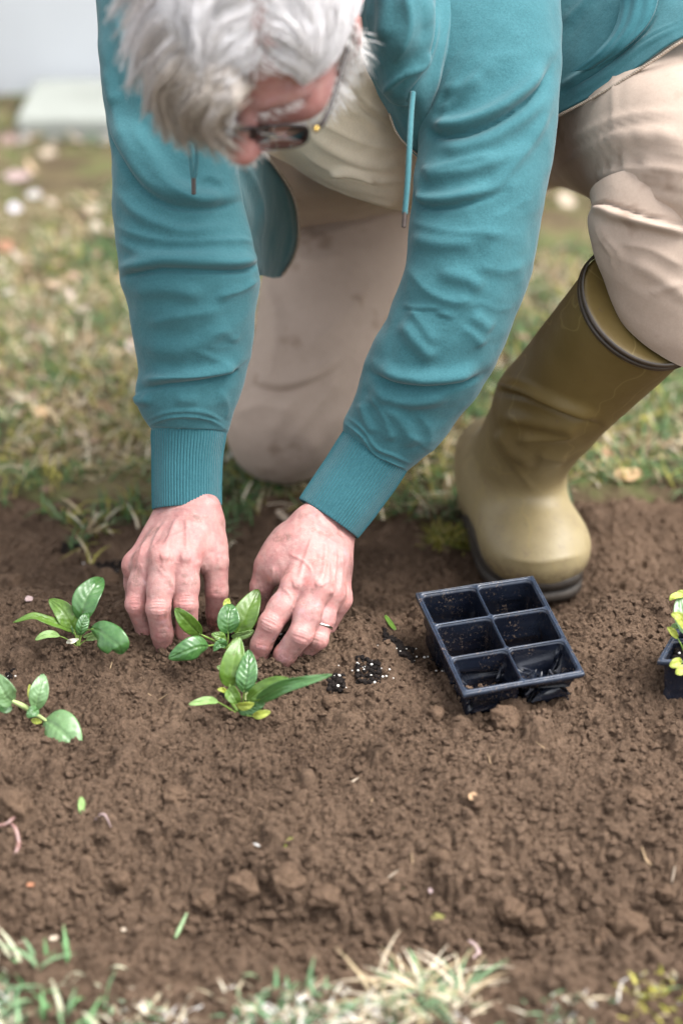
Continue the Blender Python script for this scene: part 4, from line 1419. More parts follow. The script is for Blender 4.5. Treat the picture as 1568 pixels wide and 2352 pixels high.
def build_cells(name, origin, bilf, normal, ncol, nrow, depth, label, crush=(), hu_gap=0.012, skip=()):
    root = empty(name, origin, label, 'seed tray')
    hu, hv = 0.5 / ncol, 0.5 / nrow
    def cellbox(i, j, e=0.0):
        a, b = (.022 if i == 0 else .005), (.022 if i == ncol - 1 else .005)
        c_, d_ = (.018 if j == 0 else .0040), (.026 if j == nrow - 1 else .0040)
        return ((i + .5) / ncol + (a - b) / 2, (j + .5) / nrow + (c_ - d_) / 2, hu - (a + b) / 2 - e, hv - (c_ + d_) / 2 - e)
    # rim web : plate with cell openings, slightly dished, built as strips round each opening
    parts = []
    n = 32
    for i in range(ncol):
        for j in range(nrow):
            cu, cv = (i + .5) / ncol, (j + .5) / nrow
            inner = rrect(*cellbox(i, j), (0.055, 0.040))
            outer = rrect(cu, cv, hu, hv, (0.0005, 0.0005))
            V, z = [], []
            for ring, h in ((outer, 0.0), (inner * .5 + outer * .5, 0.0006), (inner, -0.0006)):
                V.append(bilf(ring[:, 0], ring[:, 1]) + normal * h)
            V = np.concatenate(V)
            UVr = np.concatenate([outer, inner * .5 + outer * .5, inner])
            notch = np.exp(-((UVr[:, 0] - cu - .02) / (.10 / ncol)) ** 4) * sum(np.exp(-((UVr[:, 1] - b / nrow) / .035) ** 2) for b in range(1, nrow))
            V = V - normal * (.0030 * notch)[:, None]
            parts.append((V, grid_faces(n, 3, True)))
    V, F, _ = merge(parts)
    me = make_mesh('rim', V, F, attrs={'rim': np.ones(len(V))})
    bm = bmesh.new(); bm.from_mesh(me); bmesh.ops.remove_doubles(bm, verts=bm.verts[:], dist=1e-5); bmesh.ops.recalc_face_normals(bm, faces=bm.faces[:]); bm.to_mesh(me); bm.free()
    o = link('rim', me, TRAY, root)
    solidify(o, 0.0012, 0)
    # lip that turns down round the outside
    per = np.concatenate([np.stack([np.linspace(0, 1, 40), np.zeros(40)], -1), np.stack([np.ones(40), np.linspace(0, 1, 40)], -1), np.stack([np.linspace(1, 0, 40), np.ones(40)], -1), np.stack([np.zeros(40), np.linspace(1, 0, 40)], -1)])
    wob = 0.0010 * np.sin(per[:, 0] * 9 + per[:, 1] * 7)
    Vl = np.concatenate([bilf(per[:, 0], per[:, 1]) + normal * 0.0003, bilf(.5 + (per[:, 0] - .5) * 1.022, .5 + (per[:, 1] - .5) * 1.018) - normal * (0.0005 + wob)[:, None] * .3, bilf(.5 + (per[:, 0] - .5) * 1.028, .5 + (per[:, 1] - .5) * 1.022) - normal * (0.0042 + wob)[:, None]])
    o = link('lip', make_mesh('lip', Vl, grid_faces(160, 3, True), attrs={'rim': np.concatenate([np.ones(160), np.ones(160), np.full(160, .5)])}), TRAY, root)
    solidify(o, 0.0010, 0)
    for i in range(ncol):
        for j in range(nrow):
            if (i, j) in skip:
                continue
            cu, cv = (i + .5) / ncol, (j + .5) / nrow
            V, at = [], []
            m = 26
            seed = i * 7 + j * 13
            cr = crush.get((i, j), 0.0) if isinstance(crush, dict) else 0
            for k in range(m):
                t = k / (m - 1)
                if t < .62:
                    s, h = 1 - 0.10 * (t / .62), depth * (t / .62)
                else:
                    s, h = 0.90 * (1 - (t - .62) / .38) ** .9 + .001, depth * (1 + 0.03 * math.sin((t - .62) * 9))
                bx = cellbox(i, j, .0005)
                ring = rrect(bx[0], bx[1], bx[2] * s, bx[3] * s, (max(.0004, .055 * s), max(.0004, .040 * s)))
                V.append(bilf(ring[:, 0], ring[:, 1]) - normal * (h + .0007))
                at.append(np.full(n, 1.0 if t < .02 else 0))
            V = np.concatenate(V)
            dep = np.clip(((V * -normal).sum(-1) - (bilf(np.array(.5), np.array(.5)) * -normal).sum(-1)) / depth, 0, 1)
            wr = fbm(V * 55 + seed, 2, seed)
            fac = 1 - 2 * np.abs(fbm(V * (85 + 60 * cr) + seed * 3, 2, seed + 5)) + cr * (.6 - 1.2 * np.abs(fbm(V * 210 + seed, 1, seed + 8)))
            ctr = bilf(np.array(cu), np.array(cv)) - normal * depth * .5
            inw = nrmv(ctr - V)
            V = V + inw * ((0.0016 * wr + (0.0028 + 0.012 * cr) * np.clip(fac, 0, 1) ** 2 * (1 + cr)) * sstep(.05, .5, dep))[:, None]
            if cr:
                V = V + normal * (cr * depth * .42 * dep * (0.55 + 0.9 * wr))[:, None]
            o = link('cell', make_mesh('cell', V, grid_faces(n, m, True), smooth=True, attrs={'rim': np.concatenate(at)}), TRAY, root)
            solidify(o, 0.0007, 0)
    return root
cell_tray = build_cells('seedling_tray', bil(np.array(.5), np.array(.5)) - _tn * .05, bil, _tn, 2, 3, 0.064,
                        'empty black plastic six cell seedling tray tilted on the soil', {(1, 2): 1.0, (0, 2): 0.55, (0, 1): .12, (1, 1): .15})

# pot pack with a seedling at the right edge of the picture
E0 = on_ground(1519, 1632)
dE = float((E0 - CAM) @ FW)
pcorner = P(1513, 1517, dE - 0.012)
eu = np.array([0.105, 0.012, 0.004]) ; ev = np.array([0.060, 0.088, 0.0])
eu = nrm([1.0, -0.10, 0.0]) * 0.125
ev = nrm([0.42, 0.92, 0.05]) * 0.085
TL2 = pcorner + ev
def bil2(u, v):
    return TL2 + np.asarray(u)[..., None] * eu - np.asarray(v)[..., None] * ev
pot_pack = build_cells('nursery_pot_pack', pcorner + (eu + ev) / 2 - np.array([0, 0, .06]), bil2, np.array([0, 0, 1.0]), 2, 2, 0.060,
                       'black plastic pot pack holding a seedling, cut off by the right frame edge', {})
for i in range(2):
    for j in range(2):
        g = rrect((i + .5) / 2, (j + .5) / 2, .20, .21, (.05, .036))
        cc = bil2(np.array((i + .5) / 2), np.array((j + .5) / 2))
        n = 420
        a = RNG.uniform(-1, 1, (n, 2)) * np.array([.19, .20]) + np.array([(i + .5) / 2, (j + .5) / 2])
        r = RNG.uniform(.0015, .0035, n)
        V, F = lump_mesh('m', bil2(a[:, 0], a[:, 1]) - np.array([0, 0, .011]) + np.stack([0 * r, 0 * r, RNG.uniform(-.002, .002, n)], -1), r, ICO1, .5, 3)
        o = link('potting_soil', make_mesh('potting_soil', V, F), POTTING, pot_pack, kind='stuff')
        n = 14
        a = RNG.uniform(-1, 1, (n, 2)) * np.array([.18, .19]) + np.array([(i + .5) / 2, (j + .5) / 2])
        r = RNG.uniform(.001, .0022, n)
        V, F = lump_mesh('m', bil2(a[:, 0], a[:, 1]) - np.array([0, 0, .0075]), r, ICO1, .4, 3)
        link('perlite', make_mesh('perlite', V, F), PERLITE, pot_pack, kind='stuff')
c = crop(1435.4, 1320.6, .14646)
dP = dE + .015
gE = P(1572, 1492, dP)
pE = empty('spinach_seedling', gE, 'yellow green spinach seedling growing in the black pot pack at the right edge', 'seedling', 'spinach seedlings')
def LE(mid, hw, mat, **k):
    if 'stalk' in k:
        k['stalk'] = pts(c, dP, *k['stalk'])
    leaf(pE, pts(c, dP, *mid), hw, mat, **k)
LE([(960, 940, -4), (940, 760, -6), (890, 560, -4), (850, 330, 4)], 24, LEAF_DUST, stalk=[(960, 1180), (965, 1060)], quilt=.6, cup=.2, roll=.2, tip=.9)
LE([(990, 900, -16), (900, 740, -22), (820, 650, -24), (715, 610, -22)], 13, LEAF_YEL, stalk=[(960, 1190), (985, 1020, -8)], quilt=.1, roll=.25)
LE([(910, 330, 2), (830, 320, 0), (740, 350, -2), (690, 400, -2)], 9, LEAF_YEL, quilt=.1, roll=.5)
LE([(970, 330, 8), (890, 285, 10), (812, 255, 12)], 8, LEAF_YEL, quilt=.1, roll=.4)
LE([(820, 1000, -10), (770, 930, -14), (720, 870, -16), (652, 822, -16)], 8, LEAF_YEL, stalk=[(910, 1190), (870, 1090, -6)], quilt=0, stalk_r=1.9, tip=.85)
LE([(880, 1365, -40), (830, 1360, -44), (760, 1400, -46), (690, 1430, -46)], 11, LEAF_YEL, stalk=[(950, 1250, -20), (910, 1355, -34)], quilt=0, stalk_r=1.6, tip=.8)
LE([(960, 1420, -46), (900, 1470, -50), (850, 1510, -52), (788, 1555, -52)], 12, LEAF_YEL, stalk=[(975, 1260, -20), (990, 1380, -40)], quilt=0, stalk_r=1.6, tip=.8)
LE([(830, 830, 4), (770, 800, 6), (712, 835, 8)], 7, LEAF_PALE, quilt=0, roll=.3)
LE([(1060, 950, -6), (1080, 760, -8), (1090, 560, -6), (1075, 380, 0)], 20, LEAF_TEAL, stalk=[(980, 1190), (1030, 1080)], quilt=.6)
# ------------------------------------------------------------------ the gardener
person = empty('person', (0.10, 2.45, LAWN_Z), 'grey haired person in teal hoodie and khaki trousers kneeling and pressing soil round a seedling', 'person')

# ---- hands : palms, five fingers each, thumbs from the side of the palm
def hand(cr, wrist, fore, mcps, fingers, thumb, palm_k, h=0.0012, back=None):
    """cr maps crop points to the picture. fingers: list of joint lists [(x,y,d,r_mm)...] starting at the knuckle"""
    def q(p):
        X, Y = cr(p[0], p[1])
        return P(X, Y, p[2])
    allp = [q(p) for f in fingers + [thumb] for p in f] + [q(wrist), q(fore)] + [q(m) for m in mcps]
    allp = np.array(allp)
    lo, hi = allp.min(0) - 0.045, allp.max(0) + 0.045
    palm = Field(lo, hi, h)
    W, E = q(wrist), q(fore)
    side = nrm(q(mcps[-1]) - q(mcps[0]))
    ax = nrm(W - E)
    palm.cone(E, W, .0345, .0300, 0.004, flat=(np.cross(side, ax), .78))
    M_ = [q(m) for m in mcps]
    for i, m in enumerate(M_):
        s = W + side * (i - 1.5) * 0.0135
        palm.cone(s, m, .0165, .0128, .012)
        palm.ell(m, np.eye(3), (.0124, .0124, .0124), .010)
    if back:
        for b in back:
            palm.ell(q(b), np.eye(3), (b[3] * .001,) * 3, .022)
    # body of the palm under the back of the hand
    n = nrm(np.cross(side, nrm(M_[1] - W)))
    n = n if n @ (CAM - W) < 0 else -n
    for i in range(3):
        a = (W * .6 + (M_[i] * .5 + M_[i + 1] * .5) * .4) + n * .010
        b = (M_[i] * .5 + M_[i + 1] * .5) + n * .012
        palm.cone(a, b, .0165, .0125, .012)
    out = palm.D.copy()
    for f in fingers + [thumb]:
        g = Field(lo, hi, h)
        for a, b in zip(f[:-1], f[1:]):
            g.cone(q(a), q(b), a[3] * .001, b[3] * .001, .003)
        a, b = f[0], f[1]
        g.ell((q(a) * .45 + q(b) * .55), np.eye(3), (.5 * (a[3] + b[3]) * .00102,) * 3, .008)
        d = g.D
        k = .014 if f is thumb else .009
        hh = np.maximum(k - np.abs(palm.D - d), 0) / k
        out = np.minimum(out, np.minimum(palm.D, d) - hh * hh * k * .25)
    palm.D = out
    V, F = palm.mesh()
    V = relax(V, F, 3, .5)
    return V, F, M_, [[q(p) for p in f] for f in fingers + [thumb]]

crR = crop(258.4, 1119.6, .20139)
crL = crop(516.7, 1119.6, .20139)
# right hand of the person (left in the picture)
VR, FR, MR, JR = hand(
    crR, (850, 250, 2.205), (850, -420, 2.235),
    [(835, 800, 2.158), (600, 800, 2.152), (405, 830, 2.166), (275, 880, 2.186)],
    [[(835, 830, 2.155, 13.6), (838, 1330, 2.150, 12.8), (850, 1640, 2.168, 11.8), (853, 1960, 2.190, 9.6)],
     [(585, 830, 2.150, 13.6), (520, 1380, 2.142, 13.0), (568, 1650, 2.160, 12.0), (606, 1960, 2.186, 9.6)],
     [(390, 850, 2.166, 12.4), (275, 1330, 2.160, 12.0), (375, 1600, 2.180, 11.0), (478, 1860, 2.204, 8.8)],
     [(268, 900, 2.186, 11.2), (262, 1250, 2.206, 10.4), (340, 1450, 2.226, 9.2), (420, 1660, 2.240, 8.2)]],
    [(1070, 480, 2.200, 16.5), (1170, 860, 2.186, 14.2), (1188, 1180, 2.190, 12.2), (1190, 1420, 2.205, 11.6), (1186, 1590, 2.218, 9.8)], None, back=[(1000, 640, 2.186, 14), (1040, 420, 2.196, 17), (1080, 780, 2.190, 11)])
# left hand (right in the picture)
VL, FL, ML, JL = hand(
    crL, (1130, 440, 2.200), (1560, -150, 2.235),
    [(815, 1110, 2.148), (1060, 1120, 2.140), (1215, 1180, 2.156), (1290, 1260, 2.178)],
    [[(790, 1150, 2.146, 13.2), (520, 1550, 2.134, 12.8), (415, 1790, 2.142, 11.6), (335, 2090, 2.160, 9.4)],
     [(1040, 1170, 2.138, 13.2), (860, 1680, 2.124, 13.0), (690, 1900, 2.138, 11.8), (610, 2110, 2.154, 9.6)],
     [(1180, 1230, 2.156, 12.4), (1045, 1720, 2.146, 12.0), (900, 1880, 2.162, 10.4), (800, 2030, 2.182, 9.0)],
     [(1270, 1290, 2.180, 11.2), (1160, 1570, 2.188, 10.4), (1080, 1720, 2.200, 9.2), (1000, 1880, 2.215, 8.2)]],
    [(700, 640, 2.196, 16.5), (490, 900, 2.186, 14.4), (415, 1120, 2.190, 12.4), (398, 1340, 2.200, 11.6), (400, 1520, 2.212, 9.8)], None, back=[(760, 620, 2.186, 19), (640, 800, 2.176, 15), (600, 960, 2.176, 12), (980, 700, 2.176, 17), (1220, 800, 2.176, 16)])

def CS(cr, *p):
    return [cr(*a) for a in p]
def wrinkles(cr, x, y, w, n=4, amp=-.55, gap=26, bow=18, ang=0.0, lw=2.2):
    out = []
    for i in range(n):
        o = (i - (n - 1) / 2) * gap
        s = 1 if o > 0 else -1
        a = []
        for t in (-1, -.4, .4, 1):
            dx, dy = t * w * (1 - .12 * abs(i - (n - 1) / 2)), o + s * bow * (1 - t * t) * (0.5 + abs(o) / gap * .3)
            a.append((x + dx * math.cos(ang) - dy * math.sin(ang), y + dx * math.sin(ang) + dy * math.cos(ang)))
        out.append(('c', amp, lw, CS(cr, *a)))
    return out
skinR = [('r', 1.5, 5, CS(crR, (840, 330), (850, 520), (845, 720))), ('r', 1.5, 5, CS(crR, (740, 340), (660, 540), (605, 740))),
         ('r', 1.4, 4.5, CS(crR, (640, 360), (500, 560), (420, 780))), ('r', 1.2, 4, CS(crR, (560, 380), (380, 600), (290, 820))),
         ('r', .9, 4, CS(crR, (920, 470), (760, 530), (640, 590), (560, 700))), ('r', .8, 3, CS(crR, (560, 520), (480, 640), (500, 700))),
         ('c', -1.2, 5, CS(crR, (330, 860), (345, 950), (380, 1060))), ('c', -1.0, 5, CS(crR, (500, 900), (590, 1000), (650, 1090))),
         ('c', -1.6, 5, CS(crR, (960, 830), (1010, 900), (1040, 1000))), ('c', -.9, 5, CS(crR, (1050, 850), (1070, 960))),
         ('r', 1.2, 7, CS(crR, (1220, 760), (1230, 850), (1215, 950))), ('r', 1.6, 10, CS(crR, (760, 800), (840, 800), (910, 810))),
         ('r', 1.8, 9, CS(crR, (540, 800), (600, 790), (660, 800))), ('c', -.6, 3, CS(crR, (560, 260), (800, 240), (1100, 260))), ('c', -.5, 3, CS(crR, (560, 330), (800, 310), (1100, 330)))]
skinR += wrinkles(crR, 838, 1310, 120, 6, -.75, 26, 20) + wrinkles(crR, 520, 1370, 120, 5, -.8, 27, 22) + wrinkles(crR, 268, 1320, 85, 5, -.75, 26, 20)
skinR += wrinkles(crR, 850, 1640, 90, 3, -.5, 24, 10) + wrinkles(crR, 570, 1660, 90, 4, -.55, 24, 10) + wrinkles(crR, 1190, 1210, 100, 4, -.6, 24, 8)
skinL = [('r', 1.4, 5, CS(crL, (1000, 560), (920, 800), (840, 1050))), ('r', 1.5, 5, CS(crL, (1150, 620), (1140, 850), (1100, 1080))),
         ('r', 1.4, 4.5, CS(crL, (1260, 680), (1250, 900), (1225, 1150))), ('r', 1.2, 4, CS(crL, (1330, 760), (1330, 980), (1300, 1220))),
         ('c', -1.0, 5, CS(crL, (1185, 850), (1180, 1000), (1165, 1120))), ('c', -1.6, 6, CS(crL, (560, 900), (550, 1000), (540, 1120))),
         ('c', -1.1, 5, CS(crL, (640, 1120), (760, 1260), (740, 1400))), ('c', -1.0, 5, CS(crL, (1020, 1350), (1060, 1440))),
         ('r', 1.9, 10, CS(crL, (760, 1110), (830, 1100), (890, 1130))), ('r', 1.8, 9, CS(crL, (1020, 1110), (1080, 1100), (1120, 1140))),
         ('r', 1.3, 7, CS(crL, (1190, 1190), (1240, 1200))), ('r', .9, 4, CS(crL, (700, 740), (860, 820), (960, 900), (1010, 1020))),
         ('c', -.6, 3, CS(crL, (900, 380), (1150, 480), (1400, 640))), ('c', -.5, 3, CS(crL, (880, 450), (1100, 540), (1370, 700)))]
skinL += wrinkles(crL, 512, 1545, 125, 6, -.8, 26, 20, .45) + wrinkles(crL, 862, 1700, 115, 5, -.8, 26, 20, .35) + wrinkles(crL, 1045, 1730, 90, 5, -.7, 24, 18, .3)
skinL += wrinkles(crL, 420, 1800, 100, 4, -.5, 22, 8, .3) + wrinkles(crL, 690, 1920, 90, 3, -.5, 22, 8, .6)

def finish_hand(V, F, strokes, mcp, joints):
    N = vnormals(V, F)
    if ((V - V.mean(0)) * N).sum() < 0:
        F = F[:, ::-1]
        N = -N
    V = V + N * (0.00035 * fbm(V * 130, 3, 5) + 0.0006 * fbm(V * 45, 2, 6))[:, None]
    V = sculpt(V, N, strokes, 1.25)
    red = np.zeros(len(V))
    dirt = np.zeros(len(V))
    for m in mcp:
        red = np.maximum(red, .75 * np.exp(-(np.linalg.norm(V - m, axis=1) / .015) ** 2))
    for f in joints:
        for k, j in enumerate(f[1:]):
            last = k == len(f) - 2
            dd = np.linalg.norm(V - j, axis=1)
            red = np.maximum(red, (.9 if last else .5) * np.exp(-(dd / (.022 if last else .012)) ** 2))
            if last:
                dirt = np.maximum(dirt, np.exp(-(dd / .027) ** 2))
    red = np.clip(red + .25 * fbm(V * 60, 2, 8), 0, 1)
    dirt = np.clip(dirt * 1.15 + 0.45 * sstep(.18, .5, fbm(V * 70, 3, 18)), 0, 1)
    return V, F, red, dirt
VR, FR, rR, tR = finish_hand(VR, FR, skinR, MR, JR)
VL, FL, rL, tL = finish_hand(VL, FL, skinL, ML, JL)

# ---- head frame
HD = 1.865
HC = P(606, 28, HD)
tocam = nrm(CAM - HC)
_upv = nrm(UP - tocam * (UP @ tocam))
_a = R(33)
HU = nrm(math.cos(_a) * tocam + math.sin(_a) * _upv)          # crown
HF = nrm(-math.cos(_a) * _upv + math.sin(_a) * tocam)         # face
HL = nrm(np.cross(HU, HF))                                     # person's left = right in the picture
_y = R(-9)
HF, HL = nrm(HF * math.cos(_y) + HL * math.sin(_y)), nrm(HL * math.cos(_y) - HF * math.sin(_y))
def H(l, f, u):
    """head point : metres to the person's left, forward, up"""
    return HC + HL * l + HF * f + HU * u
AX = [HL, HF, HU]
hf = Field(HC - .19, HC + .19, 0.0027)
hf.ell(H(0, -.005, .045), AX, (.076, .096, .082), .02)
hf.ell(H(0, .030, .010), AX, (.067, .066, .085), .03)
hf.ell(H(0, .040, -.050), AX, (.056, .044, .052), .03)          # jaw
hf.ell(H(0, .064, -.078), AX, (.026, .020, .020), .02)          # chin
for s in (-1, 1):
    hf.ell(H(s * .056, .018, -.055), AX, (.017, .026, .028), .03)
    hf.ell(H(s * .045, .062, -.022), AX, (.024, .026, .022), .02)   # cheek
    hf.cone(H(s * .012, .094, .012), H(s * .044, .080, .012), .010, .008, .014)   # brow ridge
    hf.ell(H(s * .032, .082, -.008), AX, (.013, .011, .011), .005)   # eye
    hf.ell(H(s * .0145, .106, -.043), AX, (.010, .012, .009), .006)  # nostril wing
    hf.ell(H(s * .081, -.004, -.012), [nrm(HL * s + HF * -.35), nrm(HF + HL * s * .35), HU], (.007, .021, .034), .006)   # ear
    hf.ell(H(s * .079, .006, -.034), AX, (.007, .010, .012), .006)
hf.cone(H(0, .096, .006), H(0, .119, -.036), .0085, .0135, .008)    # nose bridge and tip
hf.ell(H(0, .121, -.038), AX, (.0145, .014, .0125), .006)
hf.cone(H(-.018, .094, -.066), H(.018, .094, -.066), .0065, .0065, .005)   # lips
hf.cone(H(-.016, .092, -.076), H(.016, .092, -.076), .0070, .0070, .004)
NECK = P(790, -150, 2.17)
hf.cone(H(0, -.035, -.045), NECK, .060, .066, .03)
VH, FH = hf.mesh()
VH = relax(VH, FH, 2, .5)
NH = vnormals(VH, FH)
if ((VH - HC) * NH).sum() < 0:
    FH = FH[:, ::-1]
redH = np.clip(.02 + .3 * fbm(VH * 30, 2, 4), 0, 1)
for j in (H(0, .12, -.038), H(.081, 0, -.012), H(-.081, 0, -.012), H(.045, .07, -.02), H(-.045, .07, -.02)):
    redH = np.maximum(redH, .4 * np.exp(-(np.linalg.norm(VH - j, axis=1) / .026) ** 2))

# trunk and arms under the clothes carry the head and hands : one figure
tf = Field((-.32, 1.85, -.02), (.52, 2.85, .62), .010)
CHEST, BELLY, PELV = P(760, -20, 2.38), P(830, 80, 2.5), P(950, 200, 2.74)
SHR, SHL = P(360, -20, 2.20), P(1130, -20, 2.22)
tf.cone(CHEST, PELV, .085, .085, .03).cone(SHR, SHL, .05, .05, .05)
tf.cone(NECK, CHEST, .06, .09, .05)
VT, FT = tf.mesh()
NT = vnormals(VT, FT)
if ((VT - VT.mean(0)) * NT).sum() < 0:
    FT = FT[:, ::-1]
arms = []
for a, b, c2 in ((SHR, P(430, 560, 2.22), P(430, 1040, 2.235)), (SHL, P(1080, 560, 2.19), P(845, 1060, 2.235))):
    arms.append(tube(np.array([a, b, c2]), np.array([.05, .043, .033]), 20, 30))
V, F, _ = merge([(VR, FR), (VL, FL), (VH, FH), (VT, FT)] + [(t[0], t[1]) for t in arms])
k = len(V) - len(VR) - len(VL) - len(VH)
body = link('body', make_mesh('body', V, F, attrs={'red': np.concatenate([rR, rL, redH, np.full(k, .2)]), 'dirt': np.concatenate([tR, tL, np.zeros(len(VH) + k)])}), SKIN, person)

# ring on the fourth finger, and finger nails
def ring_at(a, b, t, r):
    c, ax = a * (1 - t) + b * t, nrm(b - a)
    u = nrm(np.cross(ax, [0, 0, 1.0]))
    v = np.cross(ax, u)
    th = np.linspace(0, 2 * np.pi, 40, endpoint=False)
    prof = [(-.0021, 0), (-.0019, .0009), (0, .0014), (.0019, .0009), (.0021, 0), (0, -.0006)]
    V = np.array([[c + ax * s + (u * math.cos(x) + v * math.sin(x)) * (r + q) for x in th] for s, q in prof]).reshape(-1, 3)
    f = grid_faces(40, 6, True)
    f2 = np.stack([5 * 40 + np.arange(40), 5 * 40 + (np.arange(40) + 1) % 40, (np.arange(40) + 1) % 40, np.arange(40)], -1)
    link('ring', make_mesh('ring', V, np.concatenate([f, f2])), METAL, person, label='silver wedding band')
ring_at(JL[2][0], JL[2][1], .70, .0123)

def nail(cr, x, y, d, ang, w=34, l=50):
    u = np.linspace(-1, 1, 9)
    v = np.linspace(-1, 1, 9)
    U, W_ = np.meshgrid(u, v)
    X = x + (U * w * math.cos(ang) - W_ * l * math.sin(ang))
    Y = y + (U * w * math.sin(ang) + W_ * l * math.cos(ang))
    a = [P(*cr(a_, b_), d + .0035 * uu * uu) for a_, b_, uu in zip(X.ravel(), Y.ravel(), U.ravel())]
    o = link('fingernail', make_mesh('fingernail', np.array(a), grid_faces(9, 9)), NAIL, body)
    solidify(o, .0006, 0)
nail(crL, 372, 2010, 2.1455, .45, 20, 52)

# ------------------------------------------------------------------ hoodie
SL = [(395, -215, 420, -215, 2.24, .9), (290, -200, 520, -200, 2.22, .85), (225, -150, 555, -150, 2.20, .85), (218, -30, 562, -30, 2.19, .85), (222, 30, 556, 60, 2.185, .85), (232, 180, 548, 215, 2.18, .85), (249, 290, 545, 330, 2.175, .85), (260, 420, 556, 440, 2.17, .85),
      (262, 500, 572, 520, 2.17, .85), (272, 580, 590, 590, 2.17, .86), (280, 650, 597, 645, 2.175, .86), (300, 710, 586, 710, 2.18, .86),
      (308, 770, 579, 770, 2.19, .86), (322, 845, 570, 830, 2.2, .86), (316, 905, 552, 900, 2.205, .86), (328, 948, 535, 945, 2.21, .86), (342, 972, 524, 985, 2.212, .84), (352, 990, 518, 1000, 2.212, .8)]
SR = [(1060, -225, 1085, -225, 2.26, .8), (930, -205, 1220, -205, 2.24, .75), (875, -150, 1272, -150, 2.22, .75), (885, -40, 1286, -40, 2.20, .75), (905, 80, 1286, 60, 2.18, .75), (935, 200, 1284, 190, 2.165, .78), (958, 320, 1277, 320, 2.155, .8), (948, 420, 1262, 425, 2.15, .82),
      (938, 530, 1243, 520, 2.15, .84), (926, 630, 1217, 630, 2.152, .86), (900, 705, 1188, 715, 2.16, .86), (864, 770, 1152, 800, 2.17, .86),
      (838, 835, 1108, 885, 2.182, .86), (825, 890, 1056, 950, 2.194, .86), (806, 935, 1000, 1030, 2.204, .86), (794, 962, 958, 1068, 2.208, .84), (790, 985, 938, 1084, 2.21, .8)]

foldsR = [('f', 5, 15, [(236, 250), (262, 330), (320, 425), (390, 470), (480, 480), (560, 462)]),
          ('c', -5, 12, [(240, 180), (300, 320), (380, 420), (450, 466), (515, 455)]),
          ('r', 5, 13, [(285, 260), (345, 350), (400, 420), (470, 445)]),
          ('r', 4, 12, [(262, 420), (320, 490), (420, 530), (530, 520)]),
          ('c', -4, 9, [(255, 510), (320, 540), (415, 556), (540, 552), (590, 560)]),
          ('r', 3, 9, [(262, 545), (330, 580), (440, 586), (560, 578)]),
          ('f', 6.5, 13, [(272, 640), (320, 627), (380, 619), (470, 622), (560, 620), (604, 600)]),
          ('c', -3, 8, [(598, 640), (545, 668), (490, 682)]), ('r', 3.5, 16, [(300, 668), (380, 664), (470, 680)]),
          ('c', -3, 14, [(330, 745), (420, 725), (520, 712)]), ('r', 3, 18, [(330, 790), (420, 800), (540, 740)]),
          ('c', -2.5, 12, [(440, 800), (510, 830), (560, 850)]),
          ('f', 5.5, 11, [(322, 896), (380, 884), (455, 876), (520, 862), (548, 842)]),
          ('r', 4, 10, [(312, 905), (322, 920), (350, 915)]), ('c', -2, 8, [(500, 890), (520, 930), (515, 970)]),
          ('r', 2, 12, [(400, 920), (460, 915)]),
          ('r', 1.6, 4, [(336, 966), (380, 948), (430, 943), (480, 950), (522, 976)]), ('c', -2.4, 3.5, [(338, 980), (380, 960), (430, 955), (480, 963), (524, 990)]),
          ('r', 3, 12, [(228, 60), (250, 180), (275, 250)]), ('c', -3, 9, [(262, 30), (300, 140), (345, 240)])]
foldsL = [('c', -3, 4, [(1160, 10), (1120, 60), (1084, 100), (1034, 170), (1004, 240), (979, 278)]), ('r', 2.2, 7, [(1180, 20), (1140, 70), (1100, 112), (1050, 180), (1020, 250)]),
          ('f', 7.5, 15, [(978, 296), (1019, 312), (1084, 303), (1164, 265), (1234, 206), (1270, 140)]),
          ('r', 4.5, 14, [(985, 335), (1060, 340), (1140, 310), (1220, 255), (1268, 205)]),
          ('r', 3.5, 12, [(1012, 205), (1050, 205), (1094, 180), (1140, 120)]),
          ('c', -4, 10, [(1000, 262), (1060, 225), (1110, 170)]),
          ('c', -4.5, 10, [(962, 392), (1000, 388), (1084, 368), (1150, 355)]), ('r', 4, 11, [(975, 408), (1010, 402), (1104, 385), (1200, 340)]),
          ('f', 5.5, 12, [(945, 430), (960, 468), (1000, 478), (1060, 470), (1160, 440)]),
          ('r', 3, 9, [(1274, 200), (1240, 290), (1209, 340), (1160, 400), (1104, 465)]),
          ('c', -3.5, 12, [(932, 500), (980, 520), (1034, 532), (1110, 535), (1180, 545)]), ('r', 3.5, 14, [(940, 545), (1010, 560), (1100, 560)]),
          ('c', -4, 13, [(930, 604), (984, 668), (1044, 693), (1092, 684)]), ('r', 3.5, 14, [(1000, 625), (1070, 640), (1110, 665)]),
          ('c', -2.5, 10, [(1090, 610), (1150, 622), (1205, 610)]),
          ('c', -3.5, 12, [(940, 703), (970, 745), (1004, 798)]), ('r', 4, 14, [(920, 735), (960, 790), (1000, 830)]),
          ('c', -3.5, 11, [(1060, 748), (1092, 775), (1108, 796)]), ('r', 3, 13, [(1080, 720), (1130, 760)]),
          ('f', 6.5, 14, [(845, 852), (899, 880), (949, 889), (994, 890), (1060, 880), (1112, 858)]),
          ('r', 5, 13, [(850, 882), (900, 912), (960, 920), (1040, 905)]),
          ('c', -4, 12, [(852, 895), (889, 968), (900, 1018)]), ('r', 4, 14, [(885, 925), (930, 975), (950, 1030)]),
          ('c', -3, 12, [(950, 940), (985, 985), (980, 1030)]), ('r', 3, 10, [(830, 920), (842, 960), (860, 1000)]),
          ('r', 1.6, 4, [(796, 958), (835, 986), (864, 1028), (905, 1046), (945, 1066)]), ('c', -2.4, 3.5, [(790, 972), (830, 1000), (862, 1042), (900, 1060), (940, 1080)])]

